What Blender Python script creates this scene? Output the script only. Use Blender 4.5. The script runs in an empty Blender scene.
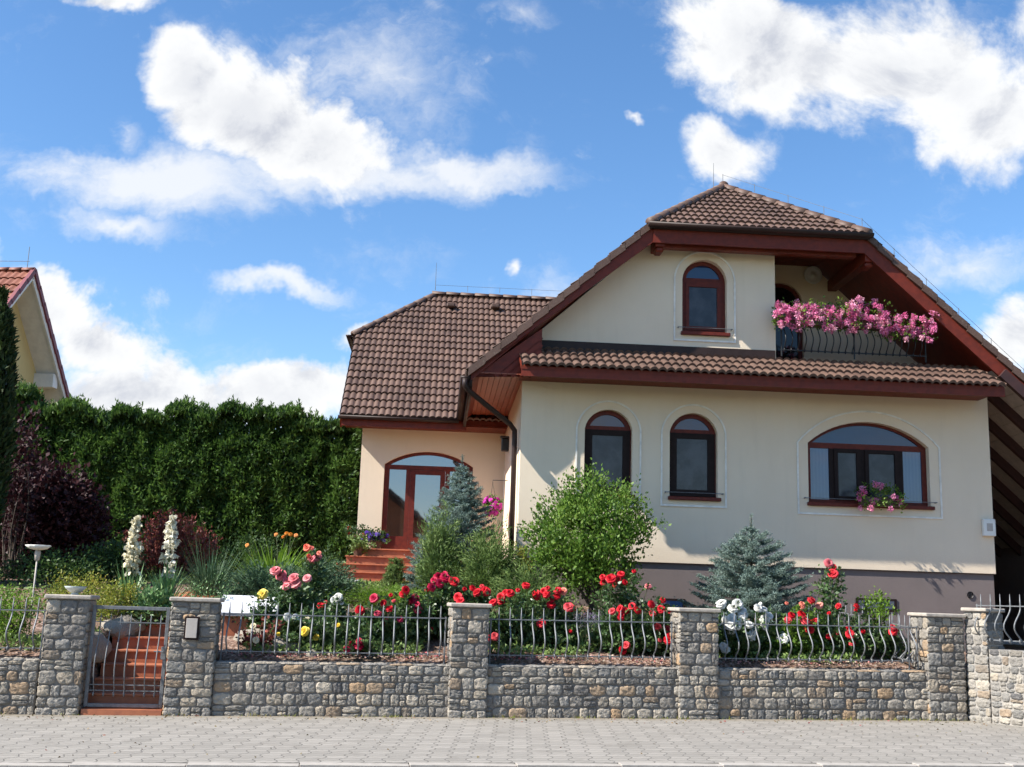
import bpy, bmesh, math, random
import numpy as np
from mathutils import Vector, Matrix, Euler
from mathutils.geometry import tessellate_polygon
from mathutils import noise as mnoise

C = bpy.context.scene.collection
scene = bpy.context.scene

# ------------------------------------------------------------------ camera
FPX = 1120.0
PITCH = math.atan(217 / 1120)
ROLL = 0.032
EYE = np.array([0.0, 0.0, 1.55])
_r0 = np.array([1.0, 0, 0]); _u0 = np.array([0, -math.sin(PITCH), math.cos(PITCH)])
FW = np.array([0, math.cos(PITCH), math.sin(PITCH)])
RT = math.cos(ROLL) * _r0 + math.sin(ROLL) * _u0
UPV = -math.sin(ROLL) * _r0 + math.cos(ROLL) * _u0
cam_data = bpy.data.cameras.new('camera')
cam_data.sensor_width = 36.0
cam_data.lens = 36.0 * FPX / 1024
cam_data.clip_start = 0.1
cam_data.clip_end = 3000
cam = bpy.data.objects.new('camera', cam_data); C.objects.link(cam)
cam.matrix_world = Matrix(((RT[0], UPV[0], -FW[0], EYE[0]), (RT[1], UPV[1], -FW[1], EYE[1]),
                           (RT[2], UPV[2], -FW[2], EYE[2]), (0, 0, 0, 1)))
scene.camera = cam

def ray(px, py):
    return FW * FPX + RT * (px - 512) - UPV * (py - 383.5)

# house frame: u along the facade, v into the depth, z up
HA = math.atan(0.06)
HO = np.array([0.188, 20.0, 0.0])
HU = np.array([math.cos(HA), math.sin(HA), 0]); HV = np.array([-math.sin(HA), math.cos(HA), 0])
# street frame: s along the street wall, n behind it
SA = math.radians(8.3)
SO = np.array([-0.445, 15.09, 0.0])
SX = np.array([math.cos(SA), math.sin(SA), 0]); SN = np.array([-math.sin(SA), math.cos(SA), 0])

def hit(px, py, p, n):
    d = ray(px, py); t = np.dot(p - EYE, n) / np.dot(d, n); return EYE + d * t
def HP(px, py, v=0.0):
    q = hit(px, py, HO + HV * v, HV) - HO
    return float(q @ HU), float(q[2])
def SP(px, py, n=0.0):            # world point n metres behind the street wall
    return Vector(hit(px, py, SO + SN * n, SN))
def SL(s, n, z=0.0):              # street coordinates -> world
    return Vector(SO + SX * s + SN * n + np.array([0, 0, z]))
def HL(u, v, z=0.0):
    return Vector(HO + HU * u + HV * v + np.array([0, 0, z]))
def street_of(x, y):
    q = np.array([x, y, 0]) - SO
    return float(q @ SX), float(q @ SN)
def pave_z(s):
    return 0.045 + 0.01 * s
def garden_z(x, y):
    s, n = street_of(x, y)
    n = max(n, 0.0)
    kk = 0.215 - 0.055 * max(0.0, min(1.0, (s - 0.5) / 2.5))
    z = 0.70 + 0.01 * max(-8, min(8, s)) + kk * min(n, 4.6) + 0.03 * max(0.0, min(n - 4.6, 10))
    if s > 6.75 and n > 0.0: z = min(z, 0.92)
    z += 0.035 * mnoise.noise(Vector((x * 0.9, y * 0.9, 0.3))) * min(1, n)
    return z

# ------------------------------------------------------------------ light
SUN = (HU * 1.0 + HV * 0.345 + np.array([0, 0, -1.0])); SUN = SUN / np.linalg.norm(SUN)   # travel direction
to_sun = -SUN
sun_el = math.asin(to_sun[2]); sun_az = math.atan2(to_sun[0], to_sun[1])                  # clockwise from +Y
sl = bpy.data.lights.new('sun', 'SUN'); sl.energy = 4.2; sl.angle = math.radians(0.5); sl.color = (1.0, 0.95, 0.87)
so = bpy.data.objects.new('sun', sl); C.objects.link(so)
so.rotation_euler = Vector(SUN).to_track_quat('-Z', 'Y').to_euler()
so.location = (-20, -10, 30)

scene.view_settings.view_transform = 'Standard'
scene.view_settings.look = 'None'
scene.view_settings.gamma = 1.0
scene.view_settings.use_curve_mapping = False
scene.view_settings.exposure = 1.24
scene.render.engine = 'CYCLES'
scene.cycles.max_bounces = 6
scene.cycles.diffuse_bounces = 3
scene.cycles.glossy_bounces = 3
scene.cycles.transmission_bounces = 4
scene.cycles.transparent_max_bounces = 6
scene.cycles.caustics_reflective = False
scene.cycles.caustics_refractive = False
scene.cycles.use_denoising = True
scene.cycles.use_adaptive_sampling = True
scene.cycles.adaptive_threshold = 0.02

# ------------------------------------------------------------------ node helper
class NT:
    def __init__(self, tree):
        self.t = tree
    def n(self, typ, ins=None, **kw):
        nd = self.t.nodes.new(typ)
        for k, v in kw.items():
            setattr(nd, k, v)
        for k, v in (ins or {}).items():
            sock = nd.inputs[k]
            if isinstance(v, bpy.types.NodeSocket):
                self.t.links.new(v, sock)
            else:
                sock.default_value = v
        return nd
    def math(self, op, a, b=0.0, c=None, clamp=False):
        ins = {0: a, 1: b}
        if c is not None: ins[2] = c
        return self.n('ShaderNodeMath', ins, operation=op, use_clamp=clamp).outputs[0]
    def mix(self, f, a, b, blend='MIX'):
        nd = self.n('ShaderNodeMix', None, data_type='RGBA', blend_type=blend)
        for i, v in ((0, f), (6, a), (7, b)):
            if isinstance(v, bpy.types.NodeSocket): self.t.links.new(v, nd.inputs[i])
            else:
                nd.inputs[i].default_value = v if i == 0 else (tuple(v) + (1,) if len(v) == 3 else v)
        return nd.outputs[2]
    def ramp(self, f, stops):
        nd = self.n('ShaderNodeValToRGB', {0: f})
        el = nd.color_ramp.elements
        while len(el) < len(stops): el.new(0.5)
        for e, (p, c) in zip(el, stops):
            e.position = p; e.color = tuple(c) + (1,) if len(c) == 3 else c
        return nd.outputs[0]
    def sstep(self, x, lo, hi):
        return self.n('ShaderNodeMapRange', {0: x, 1: lo, 2: hi, 3: 0.0, 4: 1.0}, interpolation_type='SMOOTHSTEP').outputs[0]
    def noise(self, vec, scale, detail=4, rough=0.55, dist=0.0):
        return self.n('ShaderNodeTexNoise', {'Vector': vec, 'Scale': scale, 'Detail': detail, 'Roughness': rough, 'Distortion': dist})

# ------------------------------------------------------------------ sky
world = bpy.data.worlds.new('World'); scene.world = world; world.use_nodes = True
wt = NT(world.node_tree); world.node_tree.nodes.clear()
sky = wt.n('ShaderNodeTexSky', None, sky_type='NISHITA')
sky.sun_disc = False; sky.sun_elevation = sun_el; sky.sun_rotation = sun_az
sky.altitude = 300; sky.air_density = 1.0; sky.dust_density = 0.35; sky.ozone_density = 3.0
SKY_STRENGTH = 0.10
geo = wt.n('ShaderNodeTexCoord').outputs['Generated']
sep = wt.n('ShaderNodeSeparateXYZ', {0: geo})
yy = wt.math('MAXIMUM', sep.outputs[1], 0.05)
gx = wt.math('DIVIDE', sep.outputs[0], yy); gz = wt.math('DIVIDE', sep.outputs[2], yy)
flat = wt.n('ShaderNodeCombineXYZ', {0: gx, 1: gz, 2: 0.0}).outputs[0]
def warp_of(v, scale, amount, detail=6, rough=0.64):
    c = wt.noise(v, scale, detail, rough).outputs['Color']
    d = wt.n('ShaderNodeVectorMath', {0: c, 1: (0.5, 0.5, 0.5)}, operation='SUBTRACT').outputs[0]
    d = wt.n('ShaderNodeVectorMath', {0: d, 3: amount}, operation='SCALE').outputs[0]
    return wt.n('ShaderNodeVectorMath', {0: v, 1: d}, operation='ADD').outputs[0]
warped = warp_of(flat, 4.5, 0.15)
lit = wt.n('ShaderNodeVectorMath', {0: flat, 1: (-0.016, 0.030, 0.0)}, operation='ADD').outputs[0]   # a step towards the sun

def gno(px, py):
    d = ray(px, py); return d[0] / d[1], d[2] / d[1]
PXG = gno(612, 200)[0] - gno(512, 200)[0]
PXG = PXG / 100.0
def blobs(lst, vec=None):
    acc = None; vec = vec or warped
    for (px, py, rx, ry, rot, amp) in lst:
        cx, cz = gno(px, py)
        m = wt.n('ShaderNodeMapping', {'Vector': vec, 'Location': (cx, cz, 0), 'Rotation': (0, 0, math.radians(rot)),
                                       'Scale': (rx * PXG, ry * PXG, 1)}, vector_type='TEXTURE').outputs[0]
        l = wt.n('ShaderNodeVectorMath', {0: m}, operation='LENGTH').outputs['Value']
        v = wt.math('MULTIPLY', wt.math('SUBTRACT', 1.0, l, clamp=True), amp)
        acc = v if acc is None else wt.math('MAXIMUM', acc, v)
    return acc
# dense cumulus: pixel centre, radii, tilt, weight
DENSE = ([(190, 70, 84, 70, -25, 1.8), (250, 110, 115, 85, -30, 1.9), (320, 145, 100, 60, -20, 1.6), (205, 110, 70, 70, 0, 1.5),
               (780, 45, 190, 85, -12, 1.7), (900, 60, 190, 100, -10, 1.8), (990, 105, 110, 100, -20, 1.6), (712, 150, 60, 44, -25, 1.25),
               (40, 310, 60, 48, -20, 1.6), (95, 345, 75, 42, -15, 1.6), (130, 390, 120, 45, 0, 1.6), (300, 400, 170, 40, 0, 1.5),
               (1010, 330, 62, 50, -20, 1.5), (-40, 280, 60, 60, 0, 1.5), (1100, 60, 150, 100, 0, 1.5), (630, 115, 22, 14, -20, .8),
               (518, 262, 20, 20, -20, .85), (105, 0, 90, 20, 0, 1.0), (365, 352, 46, 26, 0, 1.1), (520, 480, 300, 60, 0, 1.2), (900, 480, 300, 70, 0, 1.2)])
dense = blobs([b[:5] + (b[5] * 0.74,) for b in DENSE])
thin = blobs([(170, 185, 150, 55, 0, 1.2), (330, 175, 230, 42, 3, 1.15), (455, 165, 150, 28, -4, 1.0), (370, 80, 140, 80, -10, 0.62), (270, 295, 105, 19, -2, 1.0),
              (120, 235, 70, 26, -10, .9), (245, 40, 90, 34, -20, .6), (980, 265, 100, 40, -8, .7), (560, 300, 80, 60, 20, .45), (120, 125, 40, 24, -50, .6), (520, 20, 70, 30, 0, .4)])
def billow(v):
    a = wt.noise(v, 7.0, 9, 0.66, 0.35).outputs['Fac']
    vo = wt.n('ShaderNodeTexVoronoi', {'Vector': warp_of(v, 22.0, 0.03, 3), 'Scale': 22.0, 'Randomness': 1.0}, feature='SMOOTH_F1').outputs['Distance']
    return wt.math('ADD', wt.math('MULTIPLY', wt.math('SUBTRACT', a, 0.5), 1.7), wt.math('MULTIPLY', wt.math('SUBTRACT', 0.45, vo), 0.42))
fb = wt.noise(flat, 9.0, 9, 0.62).outputs['Fac']
fb2 = wt.noise(warped, 20.0, 6, 0.6).outputs['Fac']
dd = wt.math('ADD', dense, billow(flat))
dl = wt.math('ADD', dense, billow(lit))
cov_d = wt.sstep(dd, 0.16, 0.64)
td = wt.math('ADD', thin, wt.math('MULTIPLY', wt.math('SUBTRACT', fb, 0.5), 1.2))
streak = wt.n('ShaderNodeMapping', {'Vector': warped, 'Rotation': (0, 0, math.radians(-8)), 'Scale': (5.0, 15.0, 1.0)}).outputs[0]
fs_ = wt.noise(streak, 1.0, 7, 0.66, 0.5).outputs['Fac']
td = wt.math('ADD', td, wt.math('ADD', wt.math('MULTIPLY', wt.math('SUBTRACT', fb2, 0.5), 0.5), wt.math('MULTIPLY', wt.math('SUBTRACT', fs_, 0.5), 1.1)))
cov_t = wt.math('MULTIPLY', wt.sstep(td, 0.02, 0.95), 0.84)
cov_f = wt.math('MAXIMUM', cov_d, cov_t)
# the rest of the sky (behind the photographer): plain scattered cumulus
zz = wt.math('ADD', wt.math('MAXIMUM', sep.outputs[2], 0.0), 0.25)
bx_ = wt.math('DIVIDE', sep.outputs[0], zz); by_ = wt.math('DIVIDE', sep.outputs[1], zz)
back = wt.n('ShaderNodeCombineXYZ', {0: bx_, 1: by_, 2: 3.7}).outputs[0]
bn = wt.noise(back, 1.1, 8, 0.58).outputs['Fac']
cov_b = wt.math('MULTIPLY', wt.sstep(wt.math('ADD', bn, wt.math('MULTIPLY', wt.sstep(sep.outputs[2], 0.26, 0.08), 0.09)), 0.57, 0.72), 0.85)
front = wt.sstep(sep.outputs[1], 0.25, 0.45)
cov = wt.math('ADD', wt.math('MULTIPLY', cov_f, front), wt.math('MULTIPLY', cov_b, wt.math('SUBTRACT', 1.0, front)))
cov = wt.math('MULTIPLY', cov, wt.sstep(sep.outputs[2], -0.02, 0.03))
# thick cores are greyer than the thin bright edges
grad = wt.math('SUBTRACT', dl, dd)                                     # thicker towards the sun: shaded side
core = wt.math('ADD', wt.math('MULTIPLY', wt.sstep(grad, -0.05, 0.36), 0.70), wt.math('MULTIPLY', wt.sstep(dd, 0.55, 1.4), 0.45), clamp=True)
core = wt.math('MULTIPLY', core, cov_d)
ccol = wt.mix(core, (4.3, 4.35, 4.4), (2.6, 2.74, 3.1))
skyc = wt.n('ShaderNodeHueSaturation', {'Saturation': 1.16, 'Value': 0.93, 'Color': sky.outputs[0]}).outputs[0]
fin = wt.mix(cov, skyc, ccol)
bg = wt.n('ShaderNodeBackground', {'Color': fin, 'Strength': SKY_STRENGTH})
wt.n('ShaderNodeOutputWorld', {'Surface': bg.outputs[0]})

# ------------------------------------------------------------------ object helpers
def tag(o, label=None, cat=None, group=None, kind=None):
    if label: o['label'] = label
    if cat: o['category'] = cat
    if group: o['group'] = group
    if kind: o['kind'] = kind
    return o
def thing(name, label, cat, loc=(0, 0, 0), rz=0.0, group=None):
    o = bpy.data.objects.new(name, None); C.objects.link(o)
    o.empty_display_size = 0.2
    o.location = loc; o.rotation_euler = (0, 0, rz)
    return tag(o, label, cat, group)
def link(name, me, parent=None):
    o = bpy.data.objects.new(name, me); C.objects.link(o)
    if parent is not None: o.parent = parent
    return o

class MB:
    """collects polygons and becomes ONE mesh object"""
    def __init__(self):
        self.v = []; self.f = []; self.m = []; self.tint = None
    def add(self, vs, fs, mi=0):
        b = len(self.v); self.v.extend([tuple(p) for p in vs])
        for f in fs:
            self.f.append(tuple(i + b for i in f)); self.m.append(mi)
        return self
    def box(self, x0, x1, y0, y1, z0, z1, mi=0, M=None):
        vs = [Vector((x, y, z)) for z in (z0, z1) for y in (y0, y1) for x in (x0, x1)]
        if M is not None: vs = [M @ p for p in vs]
        return self.add(vs, [(0, 2, 3, 1), (4, 5, 7, 6), (0, 1, 5, 4), (2, 6, 7, 3), (0, 4, 6, 2), (1, 3, 7, 5)], mi)
    def bbox(self, x0, x1, y0, y1, z0, z1, b=0.006, mi=0, M=None):      # box with chamfered edges
        bm = bmesh.new(); bmesh.ops.create_cube(bm, size=1)
        for p in bm.verts:
            p.co = Vector(((x0 + x1) / 2 + p.co.x * (x1 - x0), (y0 + y1) / 2 + p.co.y * (y1 - y0), (z0 + z1) / 2 + p.co.z * (z1 - z0)))
        bmesh.ops.bevel(bm, geom=list(bm.edges), offset=b, segments=1, affect='EDGES')
        return self.bm(bm, mi, M)
    def bm(self, bm, mi=0, M=None):
        bm.verts.index_update()
        vs = [(M @ p.co if M is not None else p.co.copy()) for p in bm.verts]
        self.add(vs, [[p.index for p in f.verts] for f in bm.faces], mi); bm.free(); return self
    def beam(self, a, b, w, h, mi=0, up=(0, 0, 1)):                     # square bar from a to b
        a = Vector(a); b = Vector(b); d = (b - a).normalized(); up = Vector(up)
        if abs(d.dot(up)) > 0.98: up = Vector((0, 1, 0))
        x = d.cross(up).normalized(); y = x.cross(d).normalized()
        vs = [p + x * sx * w / 2 + y * sy * h / 2 for p in (a, b) for sy in (-1, 1) for sx in (-1, 1)]
        return self.add(vs, [(0, 1, 3, 2), (4, 6, 7, 5), (0, 4, 5, 1), (2, 3, 7, 6), (0, 2, 6, 4), (1, 5, 7, 3)], mi)
    def tube(self, pts, r, n=6, mi=0, cap=True):
        pts = [Vector(p) for p in pts]; rs = r if isinstance(r, (list, tuple)) else [r] * len(pts)
        vs = []; ref = None
        for i, p in enumerate(pts):
            d = (pts[min(i + 1, len(pts) - 1)] - pts[max(i - 1, 0)])
            if d.length < 1e-9: d = Vector((0, 0, 1))
            d.normalize()
            if ref is None or abs(ref.dot(d)) > 0.95:
                ref = Vector((1, 0, 0)) if abs(d.x) < 0.8 else Vector((0, 1, 0))
            x = (ref - d * ref.dot(d)).normalized(); y = d.cross(x); ref = x
            for k in range(n):
                t = 2 * math.pi * k / n
                vs.append(p + (x * math.cos(t) + y * math.sin(t)) * rs[i])
        fs = []
        for i in range(len(pts) - 1):
            for k in range(n):
                a = i * n + k; b = i * n + (k + 1) % n
                fs.append((a, b, b + n, a + n))
        if cap:
            fs.append(tuple(range(n))[::-1]); fs.append(tuple(range((len(pts) - 1) * n, len(pts) * n)))
        return self.add(vs, fs, mi)
    def lathe(self, prof, n=20, mi=0, M=None):
        vs = []
        for (r, z) in prof:
            for k in range(n):
                t = 2 * math.pi * k / n; p = Vector((r * math.cos(t), r * math.sin(t), z)); vs.append(M @ p if M is not None else p)
        fs = [(i * n + k, i * n + (k + 1) % n, (i + 1) * n + (k + 1) % n, (i + 1) * n + k) for i in range(len(prof) - 1) for k in range(n)]
        return self.add(vs, fs, mi)
    def extr(self, poly, holes, axis_map, d0, d1, mi=0, sides=True, both=True):
        """polygon (2D, with holes) extruded from depth d0 to d1; axis_map(a, b, d) -> 3D"""
        loops = [poly] + list(holes)
        tri = tessellate_polygon([[Vector((a, b, 0)) for a, b in lp] for lp in loops])
        flatp = [p for lp in loops for p in lp]; N = len(flatp)
        vs = [axis_map(a, b, d0) for a, b in flatp] + [axis_map(a, b, d1) for a, b in flatp]
        fs = [tuple(t) for t in tri]
        if both: fs += [tuple(i + N for i in t)[::-1] for t in tri]
        if sides:
            o = 0
            for lp in loops:
                L = len(lp)
                for i in range(L):
                    a = o + i; b = o + (i + 1) % L
                    fs.append((a, b, b + N, a + N))
                o += L
        return self.add(vs, fs, mi)
    def build(self, name, mats, parent=None, smooth=False, recalc=True):
        me = bpy.data.meshes.new(name)
        me.from_pydata(self.v, [], self.f)
        for m in (mats if isinstance(mats, (list, tuple)) else [mats]): me.materials.append(m)
        me.polygons.foreach_set('material_index', self.m)
        if smooth: me.polygons.foreach_set('use_smooth', [True] * len(self.f))
        if recalc:
            bm = bmesh.new(); bm.from_mesh(me); bmesh.ops.recalc_face_normals(bm, faces=bm.faces); bm.to_mesh(me); bm.free()
        if self.tint is not None:
            at = me.attributes.new('tint', 'FLOAT', 'FACE'); at.data.foreach_set('value', self.tint)
        me.update()
        return link(name, me, parent)

def np_mesh(name, V, F, mats, parent=None, smooth=False, tint=None):
    """big numpy meshes: V (n,3), F (m,k)"""
    me = bpy.data.meshes.new(name); V = np.asarray(V, dtype=np.float32); F = np.asarray(F, dtype=np.int32)
    k = F.shape[1]
    me.vertices.add(len(V)); me.vertices.foreach_set('co', V.ravel())
    me.loops.add(F.size); me.loops.foreach_set('vertex_index', F.ravel())
    me.polygons.add(len(F)); me.polygons.foreach_set('loop_start', np.arange(0, F.size, k, dtype=np.int32))
    me.polygons.foreach_set('loop_total', np.full(len(F), k, dtype=np.int32))
    if smooth: me.polygons.foreach_set('use_smooth', np.ones(len(F), dtype=bool))
    for m in (mats if isinstance(mats, (list, tuple)) else [mats]): me.materials.append(m)
    me.update(calc_edges=True); me.validate()
    if tint is not None:
        at = me.attributes.new('tint', 'FLOAT', 'FACE'); at.data.foreach_set('value', np.asarray(tint, dtype=np.float32))
    return link(name, me, parent)

# ------------------------------------------------------------------ materials
def new_mat(name):
    m = bpy.data.materials.new(name); m.use_nodes = True; t = NT(m.node_tree); m.node_tree.nodes.clear(); return m, t
def finish(t, shader):
    t.n('ShaderNodeOutputMaterial', {'Surface': shader})
def surf(name, c1, c2=None, scale=6.0, rough=0.7, bump=0.0, bscale=60.0, spec=0.5, metal=0.0, c3=None, ior=None, coat=0.0):
    """paint, plaster, wood, metal: two colours mixed by noise, fine bump"""
    m, t = new_mat(name); co = t.n('ShaderNodeTexCoord').outputs['Object']
    c2 = c2 or tuple(x * 0.8 for x in c1)
    f = t.noise(co, scale, 6, 0.6).outputs['Fac']
    col = t.mix(t.sstep(f, 0.35, 0.68), c1, c2)
    if c3 is not None:
        f3 = t.noise(co, scale * 0.37, 5, 0.65).outputs['Fac']
        col = t.mix(t.sstep(f3, 0.56, 0.72), col, c3)
    p = t.n('ShaderNodeBsdfPrincipled', {'Base Color': col, 'Roughness': rough, 'Metallic': metal, 'Specular IOR Level': spec})
    if ior: p.inputs['IOR'].default_value = ior
    if coat: p.inputs['Coat Weight'].default_value = coat
    if bump:
        b = t.noise(co, bscale, 4, 0.6).outputs['Fac']
        bn_ = t.n('ShaderNodeBump', {'Strength': bump, 'Distance': 0.01, 'Height': b})
        t.t.links.new(bn_.outputs[0], p.inputs['Normal'])
    finish(t, p.outputs[0]); return m
def leafmat(name, cols, trans=0.3, rough=0.55, scale=1.2, spec=0.35):
    """leaves: colour differs from leaf to leaf and drifts over the plant; some light passes through"""
    m, t = new_mat(name); co = t.n('ShaderNodeTexCoord').outputs['Object']
    g = t.n('ShaderNodeNewGeometry').outputs['Random Per Island']
    f = t.noise(co, scale, 3, 0.6).outputs['Fac']
    k = t.math('ADD', t.math('MULTIPLY', g, 0.62), t.math('MULTIPLY', t.sstep(f, 0.3, 0.7), 0.38))
    n = len(cols); col = t.ramp(k, [(0.08 + 0.84 * i / max(1, n - 1), c) for i, c in enumerate(cols)])
    p = t.n('ShaderNodeBsdfPrincipled', {'Base Color': col, 'Roughness': rough, 'Specular IOR Level': spec})
    tr = t.n('ShaderNodeBsdfTranslucent', {'Color': t.mix(0.5, col, (0.35, 0.5, 0.05), 'MULTIPLY') if trans > .9 else col})
    mx = t.n('ShaderNodeMixShader', {0: trans, 1: p.outputs[0], 2: tr.outputs[0]})
    finish(t, mx.outputs[0]); return m
def glassmat(name, base=(0.012, 0.014, 0.018), rough=0.03, ior=2.1, base2=None):
    m, t = new_mat(name); co = t.n('ShaderNodeTexCoord').outputs['Object']
    col = base
    p = t.n('ShaderNodeBsdfPrincipled', {'Roughness': rough, 'IOR': ior})
    if base2 is not None:
        s = t.n('ShaderNodeTexWave', {'Vector': co, 'Scale': 5.0, 'Distortion': 1.5, 'Detail': 2.0}, bands_direction='X').outputs['Fac']
        t.t.links.new(t.mix(s, base, base2), p.inputs['Base Color'])
    else:
        p.inputs['Base Color'].default_value = tuple(base) + (1,)
    b = t.noise(co, 1.1, 2, 0.5).outputs['Fac']
    bn_ = t.n('ShaderNodeBump', {'Strength': 0.05, 'Distance': 0.03, 'Height': b})
    t.t.links.new(bn_.outputs[0], p.inputs['Normal'])
    finish(t, p.outputs[0]); return m

def stucco(name, c1, c2):
    m, t = new_mat(name); co = t.n('ShaderNodeTexCoord').outputs['Object']
    f = t.noise(co, 0.8, 6, 0.65).outputs['Fac']; g = t.noise(co, 140, 3, 0.7).outputs['Fac']; h = t.noise(co, 38, 4, 0.7).outputs['Fac']
    mp = t.n('ShaderNodeMapping', {'Vector': co, 'Scale': (3.0, 3.0, 0.35)}).outputs[0]
    st = t.noise(mp, 1.6, 5, 0.6).outputs['Fac']                       # rain streaks
    col = t.mix(t.sstep(f, 0.3, 0.75), c1, c2)
    col = t.mix(t.math('MULTIPLY', t.sstep(st, 0.50, 0.78), 0.16), col, tuple(x * 0.72 for x in c2))
    col = t.mix(t.math('MULTIPLY', t.sstep(g, 0.4, 0.7), 0.22), col, tuple(x * 0.8 for x in c1))
    oz = t.n('ShaderNodeSeparateXYZ', {0: co}).outputs[2]
    sp = t.math('MULTIPLY', t.sstep(t.math('ADD', oz, t.math('MULTIPLY', t.math('SUBTRACT', h, 0.5), 0.9)), 2.75, 2.2), 0.22)
    col = t.mix(sp, col, tuple(x * 0.6 for x in c2))
    p = t.n('ShaderNodeBsdfPrincipled', {'Base Color': col, 'Roughness': 0.95, 'Specular IOR Level': 0.15})
    b = t.n('ShaderNodeBump', {'Strength': 0.55, 'Distance': 0.006, 'Height': t.math('ADD', g, t.math('MULTIPLY', h, 0.7))})
    t.t.links.new(b.outputs[0], p.inputs['Normal']); finish(t, p.outputs[0]); return m
def tilemat(name, c1, c2, c3):
    m, t = new_mat(name); co = t.n('ShaderNodeTexCoord').outputs['Object']
    at = t.n('ShaderNodeAttribute', None, attribute_name='tint').outputs['Fac']
    f = t.noise(co, 1.3, 6, 0.65).outputs['Fac']; g = t.noise(co, 45, 4, 0.7).outputs['Fac']
    col = t.mix(at, c1, c2)
    col = t.mix(t.math('MULTIPLY', t.sstep(g, 0.5, 0.72), 0.45), col, c3)
    col = t.mix(t.math('MULTIPLY', t.sstep(f, 0.48, 0.72), 0.5), col, tuple(x * 0.5 for x in c1))
    lc = t.noise(co, 9, 6, 0.75).outputs['Fac']
    col = t.mix(t.math('MULTIPLY', t.sstep(lc, 0.58, 0.70), 0.35), col, (0.24, 0.205, 0.155))
    p = t.n('ShaderNodeBsdfPrincipled', {'Base Color': col, 'Roughness': 0.62, 'Specular IOR Level': 0.45})
    b = t.n('ShaderNodeBump', {'Strength': 0.25, 'Distance': 0.004, 'Height': g}); t.t.links.new(b.outputs[0], p.inputs['Normal'])
    finish(t, p.outputs[0]); return m
def stonemat(name, kb=(1.04, 0.99, 0.92)):
    m, t = new_mat(name); co = t.n('ShaderNodeTexCoord').outputs['Object']
    r = t.n('ShaderNodeNewGeometry').outputs['Random Per Island']
    base = t.ramp(r, [(0.0, (0.10, 0.10, 0.105)), (0.12, (0.31, 0.29, 0.26)), (0.22, (0.16, 0.165, 0.17)), (0.34, (0.40, 0.35, 0.28)),
                      (0.44, (0.22, 0.22, 0.215)), (0.56, (0.34, 0.315, 0.275)), (0.66, (0.13, 0.13, 0.13)), (0.74, (0.27, 0.265, 0.255)), (0.82, (0.44, 0.40, 0.34)), (0.89, (0.19, 0.175, 0.155)), (0.95, (0.40, 0.28, 0.175)), (1.0, (0.25, 0.23, 0.20))])
    base = t.mix(1.0, base, kb, 'MULTIPLY')
    f = t.noise(co, 14, 7, 0.7).outputs['Fac']; g = t.noise(co, 60, 5, 0.7).outputs['Fac']
    col = t.mix(t.sstep(f, 0.3, 0.75), base, (0.17, 0.16, 0.15), 'MIX')
    col = t.mix(0.25, base, col)
    k2 = t.noise(co, 5, 5, 0.7).outputs['Fac']
    col = t.mix(t.math('MULTIPLY', t.sstep(g, 0.5, 0.68), 0.22), col, (0.46, 0.42, 0.36))
    col = t.mix(t.math('MULTIPLY', t.sstep(k2, 0.55, 0.75), 0.3), col, (0.16, 0.135, 0.11))
    vo = t.n('ShaderNodeTexVoronoi', {'Vector': co, 'Scale': 22.0, 'Randomness': 1.0}, feature='SMOOTH_F1').outputs['Distance']
    p = t.n('ShaderNodeBsdfPrincipled', {'Base Color': col, 'Roughness': 0.88, 'Specular IOR Level': 0.25})
    b = t.n('ShaderNodeBump', {'Strength': 1.0, 'Distance': 0.022, 'Height': t.math('ADD', t.math('ADD', f, t.math('MULTIPLY', g, 0.4)), t.math('MULTIPLY', vo, -0.8))})
    t.t.links.new(b.outputs[0], p.inputs['Normal']); finish(t, p.outputs[0]); return m

M = {}
M['stucco'] = stucco('cream stucco', (0.815, 0.68, 0.515), (0.775, 0.64, 0.48))
M['stucco_warm'] = stucco('warm stucco', (0.76, 0.635, 0.485), (0.71, 0.59, 0.45))
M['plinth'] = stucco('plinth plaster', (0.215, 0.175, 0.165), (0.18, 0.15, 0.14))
M['trim'] = surf('pale trim line', (0.86, 0.81, 0.73), rough=.9, bump=.1)
M['wood'] = surf('oxblood wood', (0.165, 0.024, 0.011), (0.115, 0.018, 0.009), 9, 0.5, 0.15, 30, spec=.3)
M['wood_frame'] = surf('mahogany frame', (0.135, 0.021, 0.012), (0.09, 0.015, 0.010), 14, 0.5, 0.1, 40, spec=.25)
M['dark_frame'] = surf('dark screen frame', (0.016, 0.009, 0.008), (0.022, 0.013, 0.012), 10, 0.6, spec=.15)
M['gutter'] = surf('dark brown gutter', (0.026, 0.015, 0.013), (0.035, 0.020, 0.017), 5, 0.5, spec=.25)
M['tile'] = tilemat('brown roof tile', (0.078, 0.042, 0.030), (0.135, 0.078, 0.056), (0.20, 0.155, 0.12))
M['tile_red'] = tilemat('red roof tile', (0.17, 0.05, 0.028), (0.25, 0.085, 0.048), (0.27, 0.15, 0.10))
M['glass'] = glassmat('sky tinted glass', (0.010, 0.028, 0.085), .03, 1.7)  # blue base colour stands in for deep sky mirrored in the panes
M['dark_glass'] = glassmat('dark room glass', (0.01, 0.01, 0.012), .05, 1.5)
M['glass_curtain'] = glassmat('sky tinted curtain glass', (0.035, 0.065, 0.15), 0.03, 1.9, (0.05, 0.085, 0.165))  # curtain stripes, with the mirrored sky painted in as blue
M['door_glass'] = glassmat('door glass', (0.03, 0.022, 0.018), 0.02, 3.2)
M['screen'] = surf('insect screen', (0.016, 0.018, 0.024), (0.055, 0.058, 0.068), 2.6, 0.2, 0, spec=.5)
M['stone'] = stonemat('field stone')
M['mortar'] = surf('mortar', (0.20, 0.178, 0.152), (0.13, 0.115, 0.10), 20, 0.95, 0.6, 60)
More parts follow.
